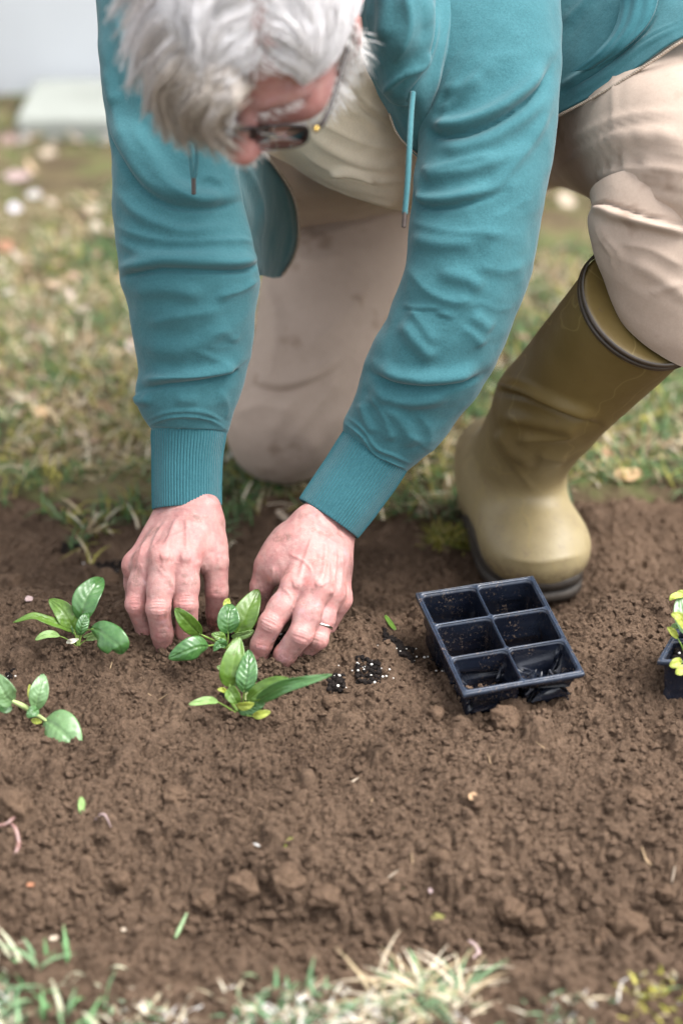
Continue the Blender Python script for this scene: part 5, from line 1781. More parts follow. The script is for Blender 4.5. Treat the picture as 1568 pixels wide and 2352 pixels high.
def cloth_noise(V, N, a=0.0022, seed=1, sc=14):
    return V + N * (a * fbm(V * sc, 3, seed) + a * .45 * fbm(V * sc * 3.2, 2, seed + 5))[:, None]

def creases(st, n, seed):
    """short shallow creases across a limb"""
    g = np.random.default_rng(seed)
    A = np.array([q[:4] for q in st], float)
    A = A[A[:, 1] > -60]
    out = []
    for _ in range(n):
        t = g.uniform(0, len(A) - 1.3)
        i = int(t)
        L_ = A[i] * (1 - (t - i)) + A[i + 1] * (t - i)
        u0 = g.uniform(.02, .75)
        u1 = u0 + g.uniform(.15, .42)
        sl = g.normal(0, 26)
        l, r = L_[:2], L_[2:]
        p = [l + (r - l) * (u0 + (u1 - u0) * k) + np.array([0, sl * k + g.normal(0, 5)]) for k in (0, .33, .66, 1)]
        kind = ('c', 'f', 'r')[g.integers(0, 3)]
        amp = g.uniform(.8, 2.2) * (-1 if kind == 'c' else 1)
        out.append((kind, amp, g.uniform(4, 9), [tuple(q) for q in p]))
    return out

def sleeve(st, strokes, seed):
    V, F, uv, N, info = loft(st, 120, 260)
    V = cloth_noise(V, N, .0032, seed)
    V = sculpt(V, N, [(k_, a_ * 1.1, w_ * (1.22 if w_ > 5 else 1), p_) for k_, a_, w_, p_ in strokes], 1.25)
    V = sculpt(V, N, creases(st, 9, seed), .7)
    return V, F, uv

def cuff(stations):
    V, F, uv, N, (nu, nv, C) = loft(stations, 140, 60)
    th = np.arange(140) * (2 * np.pi / 140)
    V = V + N * (0.00035 * np.sin(uv[:, 0] * 2 * np.pi * 66))[:, None] + N * (.0012 * fbm(V * 22, 2, 3))[:, None]
    # roll the hem inwards
    last = V.reshape(nv, nu, 3)[-1]
    c = last.mean(0)
    ax = nrm(C[-1] - C[-4])
    rings = [V]
    for s, q in ((.985, .0012), (.955, .0012), (.93, -.002), (.92, -.02)):
        rings.append(c + (last - c) * s + ax * q)
    V = np.concatenate(rings)
    F2 = grid_faces(nu, nv + 4, True)
    if (F[0] != grid_faces(nu, nv, True)[0]).any():
        F2 = F2[:, ::-1]
    uv2 = np.concatenate([uv] + [uv[-nu:]] * 4)
    return V, F2, uv2

# torso shell : back of the hoodie, seen only at the shoulders from here
def shell(pts4, a0, a1, nu=70, nv=60):
    """open tube section along a 3-d axis; pts4 = [(point, half width, half height)]"""
    S = catmull(np.array([np.concatenate([p, [w, hh]]) for p, w, hh in pts4]), nv)
    C = S[:, :3]
    T = nrmv(np.gradient(C, axis=0))
    X = nrmv(np.array([1.0, 0, 0]) - T * T[:, :1])
    B = nrmv(np.cross(X, T))
    B = np.where((B[:, 2] < 0)[:, None], -B, B)
    th = np.linspace(a0, a1, nu)
    V = C[:, None] + S[:, 3][:, None, None] * np.cos(th)[None, :, None] * X[:, None] + S[:, 4][:, None, None] * np.sin(th)[None, :, None] * B[:, None]
    du = np.broadcast_to((th * .16)[None], (nv, nu))
    dv = np.broadcast_to(np.linspace(0, .6, nv)[:, None], (nv, nu))
    return V.reshape(-1, 3), grid_faces(nu, nv), np.stack([du, dv], -1).reshape(-1, 2)
Vb, Fb, ub = shell([(P(760, -190, 2.16), .10, .05), (P(755, -120, 2.20), .20, .085), (P(765, -40, 2.27), .235, .12), (P(800, 60, 2.40), .225, .13), (P(880, 150, 2.55), .215, .14), (P(960, 200, 2.70), .20, .15)], R(-25), R(205))
hoodie = link('hoodie', make_mesh('hoodie', Vb, Fb, uv=ub), TEAL, person)
solidify(hoodie, .003, 0)
for st, fo, sd in ((SL, foldsR, 3), (SR, foldsL, 13)):
    V, F, uv = sleeve(st, fo, sd)
    link('sleeve', make_mesh('sleeve', V, F, uv=uv), TEAL, hoodie)
for st in ([(350, 968, 520, 968, 2.212, .80), (346, 1000, 520, 1000, 2.212, .80), (347, 1050, 513, 1050, 2.212, .80), (348, 1110, 510, 1110, 2.21, .80), (350, 1168, 509, 1158, 2.208, .80)],
           [(800, 972, 942, 1072, 2.208, .80), (780, 1000, 926, 1096, 2.208, .80), (748, 1050, 897, 1140, 2.208, .80), (716, 1098, 862, 1188, 2.206, .80), (687, 1143, 824, 1236, 2.204, .80)]):
    V, F, uv = cuff(st)
    link('cuff', make_mesh('cuff', V, F, uv=uv), TEAL_RIB, hoodie)

def panel(name, rows, strokes, seed, mat=None, thick=.0028, nu=76, nv=76, noise=.002, label=None):
    V, F, uv, N = sheet(rows, nu, nv)
    V = cloth_noise(V, N, noise, seed)
    V = sculpt(V, N, strokes)
    o = link(name, make_mesh(name, V, F, uv=uv), mat or TEAL, hoodie)
    solidify(o, thick, 0)
    if label:
        o['label'] = label
    return o
# right front hanging open
panel('front_panel', [[(330, 200, 2.20), (440, 210, 2.15), (540, 230, 2.17), (592, 240, 2.20)], [(350, 300, 2.18), (440, 310, 2.13), (530, 320, 2.16), (598, 338, 2.24)],
                      [(380, 400, 2.20), (470, 400, 2.145), (560, 400, 2.20), (643, 400, 2.34)], [(420, 480, 2.22), (520, 480, 2.18), (590, 480, 2.26), (680, 480, 2.42)],
                      [(460, 550, 2.24), (550, 545, 2.22), (620, 545, 2.33), (683, 548, 2.45)], [(520, 600, 2.26), (580, 605, 2.26), (630, 605, 2.38), (670, 598, 2.46)],
                      [(560, 636, 2.27), (598, 632, 2.30), (625, 638, 2.40), (648, 632, 2.46)]],
      [('c', -4, 9, [(520, 340), (570, 400), (596, 470), (598, 560)]), ('r', 3, 12, [(500, 380), (545, 440), (570, 520)]), ('c', -3, 5, [(612, 360), (652, 450), (664, 540), (650, 610)])], 31, label='right front hanging open in shade')
# left chest, folded hood edge and collar
panel('front_panel', [[(800, -60, 2.14), (860, -60, 2.10), (930, -60, 2.11), (1010, -60, 2.13), (1090, -60, 2.17)], [(828, 40, 2.155), (870, 40, 2.10), (930, 40, 2.09), (1000, 40, 2.11), (1080, 40, 2.15)],
                      [(836, 130, 2.16), (880, 130, 2.105), (930, 130, 2.09), (990, 130, 2.10), (1060, 130, 2.14)], [(866, 200, 2.16), (900, 205, 2.115), (945, 210, 2.10), (985, 215, 2.11), (1030, 220, 2.15)],
                      [(896, 265, 2.165), (920, 270, 2.14), (950, 275, 2.135), (980, 285, 2.14), (1010, 290, 2.17)], [(928, 325, 2.175), (945, 328, 2.165), (960, 332, 2.165), (980, 335, 2.17), (1000, 340, 2.19)],
                      [(958, 358, 2.19), (965, 358, 2.185), (975, 358, 2.185), (985, 358, 2.19), (995, 358, 2.20)]],
      [('c', -7, 8, [(1000, 20), (985, 110), (950, 190), (925, 250)]), ('c', -5, 8, [(880, 215), (905, 190), (930, 150), (950, 120)]), ('r', 5, 10, [(960, 40), (950, 110), (920, 180)]), ('c', -6, 12, [(1030, -40), (1018, 60), (1000, 150), (985, 240)]), ('r', 5, 14, [(1060, -40), (1048, 60), (1030, 150)])], 33, label='left front turned back at the collar')
hood = panel('hood', [[(850, -80, 2.10), (900, -80, 2.065), (960, -80, 2.06), (1005, -80, 2.085)], [(846, 20, 2.10), (895, 20, 2.06), (955, 15, 2.055), (994, 10, 2.08)], [(850, 90, 2.105), (890, 95, 2.065), (945, 92, 2.06), (985, 88, 2.085)],
                      [(858, 150, 2.11), (890, 155, 2.08), (935, 155, 2.075), (972, 150, 2.095)], [(870, 195, 2.12), (895, 205, 2.095), (928, 208, 2.092), (954, 205, 2.105)], [(886, 218, 2.13), (902, 232, 2.115), (922, 238, 2.112), (942, 236, 2.12)]],
             [('c', -6, 6, [(880, 222), (910, 182), (950, 148), (975, 110)]), ('r', 7, 10, [(978, -30), (977, 40), (972, 90), (950, 155), (925, 212)]), ('c', -7, 12, [(925, -40), (938, 30), (935, 80), (905, 150)]), ('r', 5, 14, [(880, -40), (885, 30), (880, 100)])], 35, thick=.005, noise=.003)
# lower left front lying over the raised thigh, with its pocket
panel('front_panel', [[(1150, -160, 2.278), (1300, -170, 2.238), (1430, -190, 2.198), (1600, -230, 2.178), (1760, -260, 2.198)], [(1150, -40, 2.258), (1300, -60, 2.223), (1430, -90, 2.178), (1600, -130, 2.153), (1760, -160, 2.158)],
                      [(1150, 90, 2.248), (1290, 60, 2.213), (1430, 10, 2.163), (1600, -40, 2.133), (1760, -80, 2.128)], [(1150, 200, 2.248), (1285, 160, 2.208), (1430, 90, 2.153), (1580, 25, 2.118), (1760, -30, 2.108)],
                      [(1150, 330, 2.258), (1282, 262, 2.210), (1420, 184, 2.148), (1572, 84, 2.108), (1760, 20, 2.088)]],
      [('f', 4, 9, [(1284, 215), (1340, 185), (1420, 130), (1480, 75), (1515, 10)]), ('r', 2.2, 5, [(1290, 235), (1390, 175), (1480, 105), (1570, 58)]), ('c', -2, 4, [(1290, 225), (1390, 162), (1480, 90), (1570, 45)]),
       ('c', -3, 10, [(1290, 60), (1340, 10), (1390, -40)]), ('c', -3, 8, [(1440, -20), (1462, 20), (1450, 60)])], 37, label='lower left front lying over the thigh')
pk = panel('pocket', [[(1400, -60, 2.156), (1450, -70, 2.143), (1500, -80, 2.138)], [(1425, 0, 2.154), (1465, -5, 2.138), (1510, -10, 2.130)], [(1410, 70, 2.150), (1445, 60, 2.136), (1490, 50, 2.128)], [(1370, 120, 2.158), (1400, 115, 2.146), (1440, 105, 2.136)], [(1310, 165, 2.183), (1340, 160, 2.173), (1375, 150, 2.164)]],
           [], 39, mat=TEAL_RIB, thick=.004, noise=.001)

def zipper(ptsz, r=4.2):
    W = catmull(np.array([P(*p) for p in ptsz]), 90)
    d = ptsz[0][2]
    rr = r / FPX * d
    V1, F1, u1 = tube(W, rr * .75, 6)
    L = np.concatenate([[0], np.cumsum(np.linalg.norm(np.diff(W, axis=0), axis=1))])
    n = int(L[-1] / .0026)
    s = np.linspace(0, L[-1], n)
    Q = np.stack([np.interp(s, L, W[:, k]) for k in range(3)], -1)
    V0, F0 = ICO1
    V = (V0[None] * np.array([rr * 1.1, rr * 1.1, rr * 1.1]) * np.array([1, 1, .6]) + Q[:, None] + (nrmv(CAM - Q) * rr * .5)[:, None]).reshape(-1, 3)
    F = (F0[None] + (np.arange(n) * len(V0))[:, None, None]).reshape(-1, 3)
    V, F, uv = merge([(V1, F1, u1), (V, F)])
    link('zipper', make_mesh('zipper', V, F, uv=uv), ZIPM, hoodie)
zipper([(596, 338, 2.213), (614, 360, 2.248), (645, 400, 2.313), (669, 440, 2.358), (682, 482, 2.393), (685, 548, 2.423), (671, 598, 2.433), (650, 630, 2.433)], 5.2)
zipper([(894, 262, 2.152), (908, 300, 2.158), (930, 330, 2.165), (960, 356, 2.178)], 3.2)
zipper([(1282, 266, 2.203), (1350, 230, 2.168), (1420, 190, 2.138), (1500, 138, 2.116), (1575, 90, 2.100), (1680, 50, 2.090), (1760, 26, 2.080)], 4.8)

def cord(ptsz, r, name='drawstring', mat=TEAL_CORD):
    V, F, uv = tube(np.array([P(*p) for p in ptsz]), r / FPX * ptsz[0][2], 10, 60)
    return link(name, make_mesh(name, V, F, uv=uv), mat, hoodie)
cord([(436, 330, 2.055), (437, 360, 2.053), (441, 395, 2.052), (444, 414, 2.052)], 4.5)
cord([(452, 330, 2.055), (452, 365, 2.053), (449, 396, 2.052), (446, 414, 2.052)], 4.5)
cord([(445, 410, 2.051), (445, 428, 2.051), (445, 446, 2.051)], 5.4, 'aglet', AGLET)
cord([(948, 212, 2.085), (944, 260, 2.075), (940, 330, 2.062), (936, 410, 2.06), (931, 470, 2.062), (929, 492, 2.063)], 6.6)
cord([(929, 488, 2.062), (928, 506, 2.062), (927, 522, 2.062)], 5.4, 'aglet', AGLET)

# ------------------------------------------------------------------ cream shirt hanging from the chest
def cloth(name, rows, strokes, seed, mat, thick=.002, nu=110, nv=110, noise=.002):
    V, F, uv, N = sheet(rows, nu, nv)
    V = cloth_noise(V, N, noise, seed)
    V = sculpt(V, N, strokes)
    o = link(name, make_mesh(name, V, F, uv=uv), mat, person)
    solidify(o, thick, 0)
    return o
shirt = cloth('shirt', [[(560, 40, 2.24), (660, 40, 2.16), (760, 40, 2.14), (860, 40, 2.16), (960, 60, 2.24)], [(570, 140, 2.25), (665, 150, 2.18), (770, 150, 2.15), (870, 150, 2.18), (970, 160, 2.25)],
                        [(585, 240, 2.27), (670, 260, 2.21), (780, 260, 2.18), (885, 260, 2.21), (985, 260, 2.27)], [(600, 320, 2.30), (680, 340, 2.25), (790, 350, 2.22), (900, 360, 2.24), (1000, 360, 2.30)],
                        [(610, 350, 2.34), (700, 388, 2.30), (800, 425, 2.27), (910, 450, 2.28), (1010, 440, 2.34)], [(620, 340, 2.37), (700, 400, 2.33), (800, 445, 2.305), (915, 482, 2.31), (1010, 470, 2.37)]],
              [('c', -3.5, 9, [(720, 265), (780, 300), (850, 330), (940, 345)]), ('r', 4, 12, [(700, 300), (770, 345), (840, 375), (940, 385)]), ('c', -4, 9, [(690, 345), (760, 385), (850, 410), (945, 415)]),
               ('r', 3.5, 11, [(760, 200), (820, 260), (890, 310)]), ('c', -3, 8, [(790, 190), (840, 240), (900, 285)]), ('f', 4, 9, [(760, 412), (790, 402), (830, 410), (860, 425)]),
               ('r', 2, 4, [(690, 396), (760, 430), (850, 458), (935, 478)])], 41, CREAM)

# ------------------------------------------------------------------ trousers
trousers_parts = []
KN = [(660, 330, 1000, 330, 2.90, .75), (645, 430, 985, 430, 2.84, .8), (622, 520, 965, 520, 2.77, .8), (606, 620, 940, 620, 2.71, .8), (590, 720, 905, 720, 2.67, .82), (568, 820, 870, 820, 2.645, .84), (540, 900, 835, 910, 2.64, .86),
      (524, 955, 805, 960, 2.645, .9), (517, 978, 790, 982, 2.67, .92), (524, 994, 778, 998, 2.70, .92), (548, 1003, 750, 1006, 2.73, .95), (600, 1008, 700, 1009, 2.76, 1.0), (640, 1010, 660, 1010, 2.79, 1.0)]
V, F, uv, N, _ = loft(KN, 130, 200)
V = cloth_noise(V, N, .004, 51, 9)
V = sculpt(V, N, [('c', -6, 22, [(790, 850), (720, 940), (650, 1030)]), ('r', 5, 22, [(740, 830), (670, 930), (610, 1010)]), ('r', 4, 20, [(800, 930), (750, 990), (700, 1040)]),
                  ('c', -4, 22, [(600, 700), (640, 800), (600, 900)]), ('c', -3, 8, [(690, 552), (780, 530), (930, 488)]), ('c', -3, 8, [(690, 490), (760, 474), (840, 466)]), ('c', -4, 20, [(860, 650), (780, 740), (700, 800)]), ('f', 5, 14, [(560, 880), (640, 900), (720, 880), (800, 830)]), ('c', -4, 14, [(535, 960), (600, 930), (690, 950)]), ('c', -4, 14, [(620, 560), (700, 600), (800, 590)]), ('r', 5, 16, [(606, 640), (640, 740), (620, 860)])])
trousers = link('trousers', make_mesh('trousers', V, F, uv=uv), KHAKI, person)
sf = Field((-.16, 2.10, -.09), (.62, 3.2, .62), .009)
HIPR, HIPL = P(800, 330, 2.86), P(1190, 270, 2.74)
sf.ell(P(985, 310, 2.84), np.eye(3), (.20, .15, .135), .05).cone(HIPR, HIPL, .085, .085, .05)
# shin of the kneeling leg lying on the lawn behind
KNEE = P(650, 1010, 2.70)
sf.cone(np.array([KNEE[0] + .02, KNEE[1] + .16, LAWN_Z + .075]), np.array([KNEE[0] + .04, 3.05, LAWN_Z + .07]), .065, .06, .03)
Vs, Fs = sf.mesh()
Vs = relax(Vs, Fs, 3)
Ns = vnormals(Vs, Fs)
if ((Vs - Vs.mean(0)) * Ns).sum() < 0:
    Fs, Ns = Fs[:, ::-1], -Ns
link('seat', make_mesh('seat', cloth_noise(Vs, Ns, .004, 9), Fs, uv=Vs[:, :2]), KHAKI, trousers)
# waist and seat of the trousers, sagging under the belly and facing the ground
V, F, uv, N = sheet([[(600, 330, 2.34), (700, 360, 2.31), (800, 385, 2.30), (900, 395, 2.31), (1040, 380, 2.36)], [(605, 420, 2.44), (700, 440, 2.41), (800, 440, 2.40), (900, 435, 2.41), (1040, 420, 2.46)],
                     [(610, 492, 2.58), (700, 488, 2.55), (800, 478, 2.54), (900, 462, 2.55), (1040, 440, 2.58)], [(620, 540, 2.72), (700, 532, 2.70), (800, 514, 2.69), (900, 488, 2.69), (1040, 460, 2.70)],
                     [(630, 572, 2.84), (700, 560, 2.83), (800, 538, 2.82), (900, 506, 2.83), (1040, 476, 2.82)]], 70, 60)
V = cloth_noise(V, N, .003, 71, 12)
V = sculpt(V, N, [('c', -6, 6, [(670, 494), (760, 484), (850, 470), (960, 450)]), ('r', 5, 9, [(670, 512), (760, 502), (850, 488)])])
o = link('waist', make_mesh('waist', V, F, uv=uv), KHAKI, trousers)
solidify(o, .003, 0)
# raised left thigh, seen nearly end on, and the knee bunched into the boot
TH = [(1090, 80, 1200, 440, 2.66, .8), (1130, 60, 1240, 440, 2.57, .8), (1215, 40, 1290, 430, 2.49, .82), (1300, 30, 1345, 440, 2.42, .85), (1400, 40, 1410, 470, 2.34, .88), (1500, 60, 1480, 520, 2.26, .9), (1600, 90, 1560, 580, 2.18, .92), (1690, 150, 1620, 610, 2.13, .92), (1760, 240, 1690, 590, 2.11, .85), (1800, 320, 1750, 540, 2.10, .7), (1815, 380, 1790, 480, 2.10, .6), (1812, 425, 1806, 440, 2.10, .6)]
V, F, uv, N, _ = loft(TH, 120, 170)
V = cloth_noise(V, N, .0012, 61, 12)
thf = [('c', -5.5, 10, [(1272, 398), (1320, 360), (1374, 330), (1449, 301), (1580, 290)]), ('r', 4, 10, [(1290, 340), (1360, 300), (1440, 270), (1580, 255)]),
       ('c', -5.5, 8, [(1380, 346), (1440, 328), (1500, 322), (1580, 327)]), ('r', 4, 8, [(1390, 324), (1450, 312), (1580, 306)]),
       ('f', 4.5, 11, [(1590, 380), (1500, 372), (1420, 378), (1360, 395)]), ('c', -4.5, 12, [(1364, 412), (1430, 402), (1500, 420), (1590, 425)]), ('r', 4, 12, [(1370, 440), (1450, 440), (1590, 470)]),
       ('c', -2.5, 18, [(1320, 230), (1400, 210), (1500, 150)])]
V = sculpt(V, N, thf)
V = sculpt(V, N, creases([q for q in TH if q[0] > 1200], 12, 5), .7)
link('trouser_leg', make_mesh('trouser_leg', V, F, uv=uv), KHAKI, trousers)
SH = [(1352, 440, 1690, 440, 2.15, .9), (1356, 470, 1700, 500, 2.145, .92), (1346, 505, 1700, 570, 2.15, .92), (1352, 545, 1690, 650, 2.16, .92), (1366, 590, 1670, 730, 2.17, .9), (1390, 640, 1640, 800, 2.18, .85), (1410, 690, 1610, 840, 2.19, .8)]
V, F, uv, N, _ = loft(SH, 120, 110)
V = cloth_noise(V, N, .0014, 65, 14)
V = sculpt(V, N, [('f', 8, 10, [(1600, 522), (1500, 502), (1434, 482), (1385, 467), (1350, 478)]), ('r', 6, 10, [(1600, 545), (1500, 520), (1430, 505), (1372, 486)]), ('c', -3, 7, [(1372, 500), (1392, 545), (1420, 580), (1428, 620)]),
                  ('r', 2.5, 6, [(1364, 500), (1378, 545), (1404, 585), (1410, 630)]), ('c', -3.5, 14, [(1420, 560), (1490, 570), (1580, 620)]), ('r', 3, 16, [(1440, 600), (1520, 640), (1590, 700)]), ('c', -3, 7, [(1490, 680), (1530, 660), (1570, 645)])])
link('trouser_leg', make_mesh('trouser_leg', V, F, uv=uv), KHAKI, trousers)

# ------------------------------------------------------------------ left boot
zf = -0.080
def Gz(px, py, z):
    ray = FW + (px - CXP) / FPX * RT + (CYP - py) / FPX * UP
    t = (z - CAM_H) / ray[2]
    return CAM + t * ray
toe = Gz(1272, 1394, zf)
heel = Gz(1096, 1165, zf)
be = nrm(toe - heel)
bl = np.linalg.norm(toe - heel)
bs = nrm(np.cross(be, [0, 0, 1.0]))     # to the right in the picture
def BT(a, s, z):
    return heel + be * a + bs * s + np.array([0, 0, z])
RIM = P(1478, 702, 2.185)
ANK = BT(.085, .0, .125)
KNK = P(1262, 935, 2.36)
bf = Field(np.minimum(heel, np.minimum(toe, RIM)) - .13, np.maximum(heel, np.maximum(toe, RIM)) + .13, .0031)
Z3 = np.array([0, 0, 1.0])
bf.ell(BT(bl - .058, 0, .048), [be, bs, Z3], (.062, .060, .044), .01)
bf.ell(BT(bl - .095, 0, .055), [be, bs, Z3], (.074, .058, .048), .03)
bf.cone(BT(bl - .08, 0, .052), BT(.115, 0, .09), .042, .054, .03)
bf.cone(BT(.050, 0, .040), BT(.062, 0, .10), .043, .053, .02)
bf.cone(BT(.10, 0, .085), KNK, .057, .061, .03)
up1 = nrm(RIM - KNK)
bf.cone(KNK, RIM + up1 * .02, .0635, .0735, .012)
# cut at the rim
ax = [(bf.lo[i] + bf.h * np.arange(bf.n[i])) for i in range(3)]
X, Y, Z = np.meshgrid(*ax, indexing='ij')
pl = (X - RIM[0]) * up1[0] + (Y - RIM[1]) * up1[1] + (Z - RIM[2]) * up1[2]
bf.D = np.maximum(bf.D, pl.astype(np.float32))
bf.D = np.maximum(bf.D, (zf + .020 - Z).astype(np.float32))
VB, FB = bf.mesh()
VB = relax(VB, FB, 2)
NB = vnormals(VB, FB)
if ((VB - VB.mean(0)) * NB).sum() < 0:
    FB, NB = FB[:, ::-1], -NB
VB = VB + NB * (.0015 * fbm(VB * 14, 2, 5))[:, None]
VB = sculpt(VB, NB, [('f', 7, 13, [(1125, 895), (1190, 908), (1260, 935), (1320, 958), (1372, 975)]), ('r', 6, 15, [(1150, 960), (1210, 965), (1290, 975), (1345, 985)]), ('c', -7, 16, [(1180, 1010), (1230, 1005), (1290, 1000), (1330, 990)]),
                     ('r', 6, 14, [(1140, 985), (1170, 1030), (1230, 1070)]), ('c', -4, 18, [(1230, 1040), (1270, 1050), (1300, 1060)]), ('c', -3, 10, [(1155, 1280), (1240, 1290), (1350, 1270)]), ('c', -2.5, 8, [(1150, 1010), (1190, 1080), (1230, 1130)])])
dust = sstep(.28, .06, VB[:, 2] - zf)
boot = link('boot', make_mesh('boot', VB, FB, attrs={'dust': dust, 'mud': sstep(.065, .022, VB[:, 2] - zf)}), BOOT, person)
# sole : two layers with a groove
def outline(n=64):
    a = np.linspace(0, 2 * np.pi, n, endpoint=False)
    out = []
    for t in a:
        x = .5 + .5 * math.cos(t)
        y = math.sin(t)
        w = .063 * (0.70 + .30 * sstep(.25, .72, x)) * (1 - .10 * np.exp(-((x - .36) / .15) ** 2))
        ex = .5 + .5 * np.sign(math.cos(t)) * abs(math.cos(t)) ** .8
        out.append((-.012 + ex * (bl + .012), np.sign(y) * abs(y) ** .75 * w))
    return np.array(out)
OL = outline()
rings, c0 = [], OL.mean(0)
for s, z in ((.96, 0), (1.0, .003), (1.0, .013), (.965, .0145), (.965, .017), (1.005, .0185), (1.0, .030), (.96, .033), (.8, .034)):
    q = c0 + (OL - c0) * s
    rings.append(np.array([BT(x, y, z + .004 * sstep(.8, 1, x / bl)) for x, y in q]))
V = np.concatenate([np.array([BT(c0[0], c0[1], 0)])] + rings)
F4 = grid_faces(64, len(rings), True) + 1
F3 = np.stack([np.zeros(64, int), 1 + (np.arange(64) + 1) % 64, 1 + np.arange(64)], -1)
me = make_mesh('sole', V, [F4, F3])
bm = bmesh.new(); bm.from_mesh(me); bmesh.ops.recalc_face_normals(bm, faces=bm.faces[:]); bm.to_mesh(me); bm.free()
link('sole', me, SOLE, boot)
# dark band round the top
u1 = nrm(np.cross(up1, [0, 0, 1.0])); v1 = np.cross(up1, u1)
th = np.linspace(0, 2 * np.pi, 72, endpoint=False)
prof = []
for k in range(2):
    for a in np.linspace(-np.pi / 2, np.pi / 2, 7):
        prof.append((.0032 * (math.sin(a)) + .004 + k * .0064 - .010, .0738 + .0027 * math.cos(a)))
V = np.array([[RIM + up1 * s + (u1 * math.cos(x) + v1 * math.sin(x)) * r for x in th] for s, r in prof]).reshape(-1, 3)
link('top_band', make_mesh('top_band', V, grid_faces(72, len(prof), True)), BAND, boot)

# ------------------------------------------------------------------ hair, beard, brows
def scalp(l, f, u):
    """push a direction out to the skull"""
    return None
def strand_mesh(name, S, rad, tint, parent, mat=HAIR):
    """S (n,m,3) polylines -> thin three sided strands"""
    n, m, _ = S.shape
    T = nrmv(np.gradient(S, axis=1))
    A = nrmv(np.cross(T, RNG.normal(size=(n, 1, 3))))
    B = np.cross(T, A)
    r = rad[:, None] * np.array(1.05 - .9 * np.linspace(0, 1, m) ** 2)[None]
    V = np.stack([S + r[..., None] * (math.cos(a) * A + math.sin(a) * B) for a in (0, 2.094, 4.189)], 2)
    q = []
    for k in range(m - 1):
        for j in range(3):
            j2 = (j + 1) % 3
            q.append([k * 3 + j, k * 3 + j2, (k + 1) * 3 + j2, (k + 1) * 3 + j])
    F = (np.array(q)[None] + (np.arange(n) * 3 * m)[:, None, None]).reshape(-1, 4)
    return link(name, make_mesh(name, V.reshape(-1, 3), F, attrs={'tint': np.repeat(tint, 3 * m, 0)}), mat, parent)

def grow(px, py, flow, length, lift, m=12, clump=None):
    """strands rooted on the head seen at (px,py), following a flow across the head"""
    # root : project on the head ellipsoid
    ctr, rad = H(0, -.005, .045), np.array([.0785, .0985, .0845])
    Ax = np.array(AX)
    ray = nrmv(np.stack([FW + (x - CXP) / FPX * RT + (CYP - y) / FPX * UP for x, y in zip(px, py)]))
    o = (CAM - ctr) @ Ax.T / rad
    dd = ray @ Ax.T / rad
    a = (dd * dd).sum(1); b = (dd * o).sum(1); c = (o * o).sum() - 1
    disc = b * b - a * c
    ok = disc > 0
    t = np.where(ok, (-b - np.sqrt(np.maximum(disc, 0))) / a, -b / a)
    p = CAM + ray * t[:, None]
    S = [p.copy()]
    n = len(p)
    step = length / (m - 1)
    for k in range(1, m):
        X, Y, D = proj(p)
        dx, dy = flow(X, Y, k / (m - 1))
        q = (p - ctr) @ Ax.T / rad
        nn = nrmv((q / rad) @ Ax)
        v = dx[:, None] * RT - dy[:, None] * UP
        v = nrmv(v - nn * (v * nn).sum(-1, keepdims=True) * .85)
        p = p + v * step[:, None]
        q = (p - ctr) @ Ax.T / rad
        ln = np.linalg.norm(q, axis=1)
        want = 1.0 + lift * (np.sin(np.pi * min(1, .15 + .75 * k / (m - 1)))) / .085
        q = q / ln[:, None] * np.maximum(np.minimum(ln, want + .04), np.minimum(want, ln + .05))[:, None]
        p = ctr + (q * rad) @ Ax
        S.append(p.copy())
    return np.stack(S, 1), ok

def flow(X, Y, t):
    # left of the parting : sweeps out to the left, falls, and turns back towards the brow;  right : arcs down to the right
    a = sstep(600, 400, X)
    lx, ly = -.9 * (1 - a) - .12 * a, .42 * (1 - a) + 1.0 * a
    b = sstep(110, 250, Y) * (.2 + .4 * a)
    lx, ly = lx * (1 - b) + .65 * b, ly * (1 - b) + .75 * b
    ang = np.clip((X - 598) / 230, 0, 1)
    gx, gy = .95 - .75 * ang, .40 + 1.1 * ang
    s = sstep(560, 625, X)
    w = .25 * vnoise(np.stack([X * .018, Y * .018, 0 * X], -1), 77)
    x, y = lx * (1 - s) + gx * s, ly * (1 - s) + gy * s
    return x - y * w, y + x * w

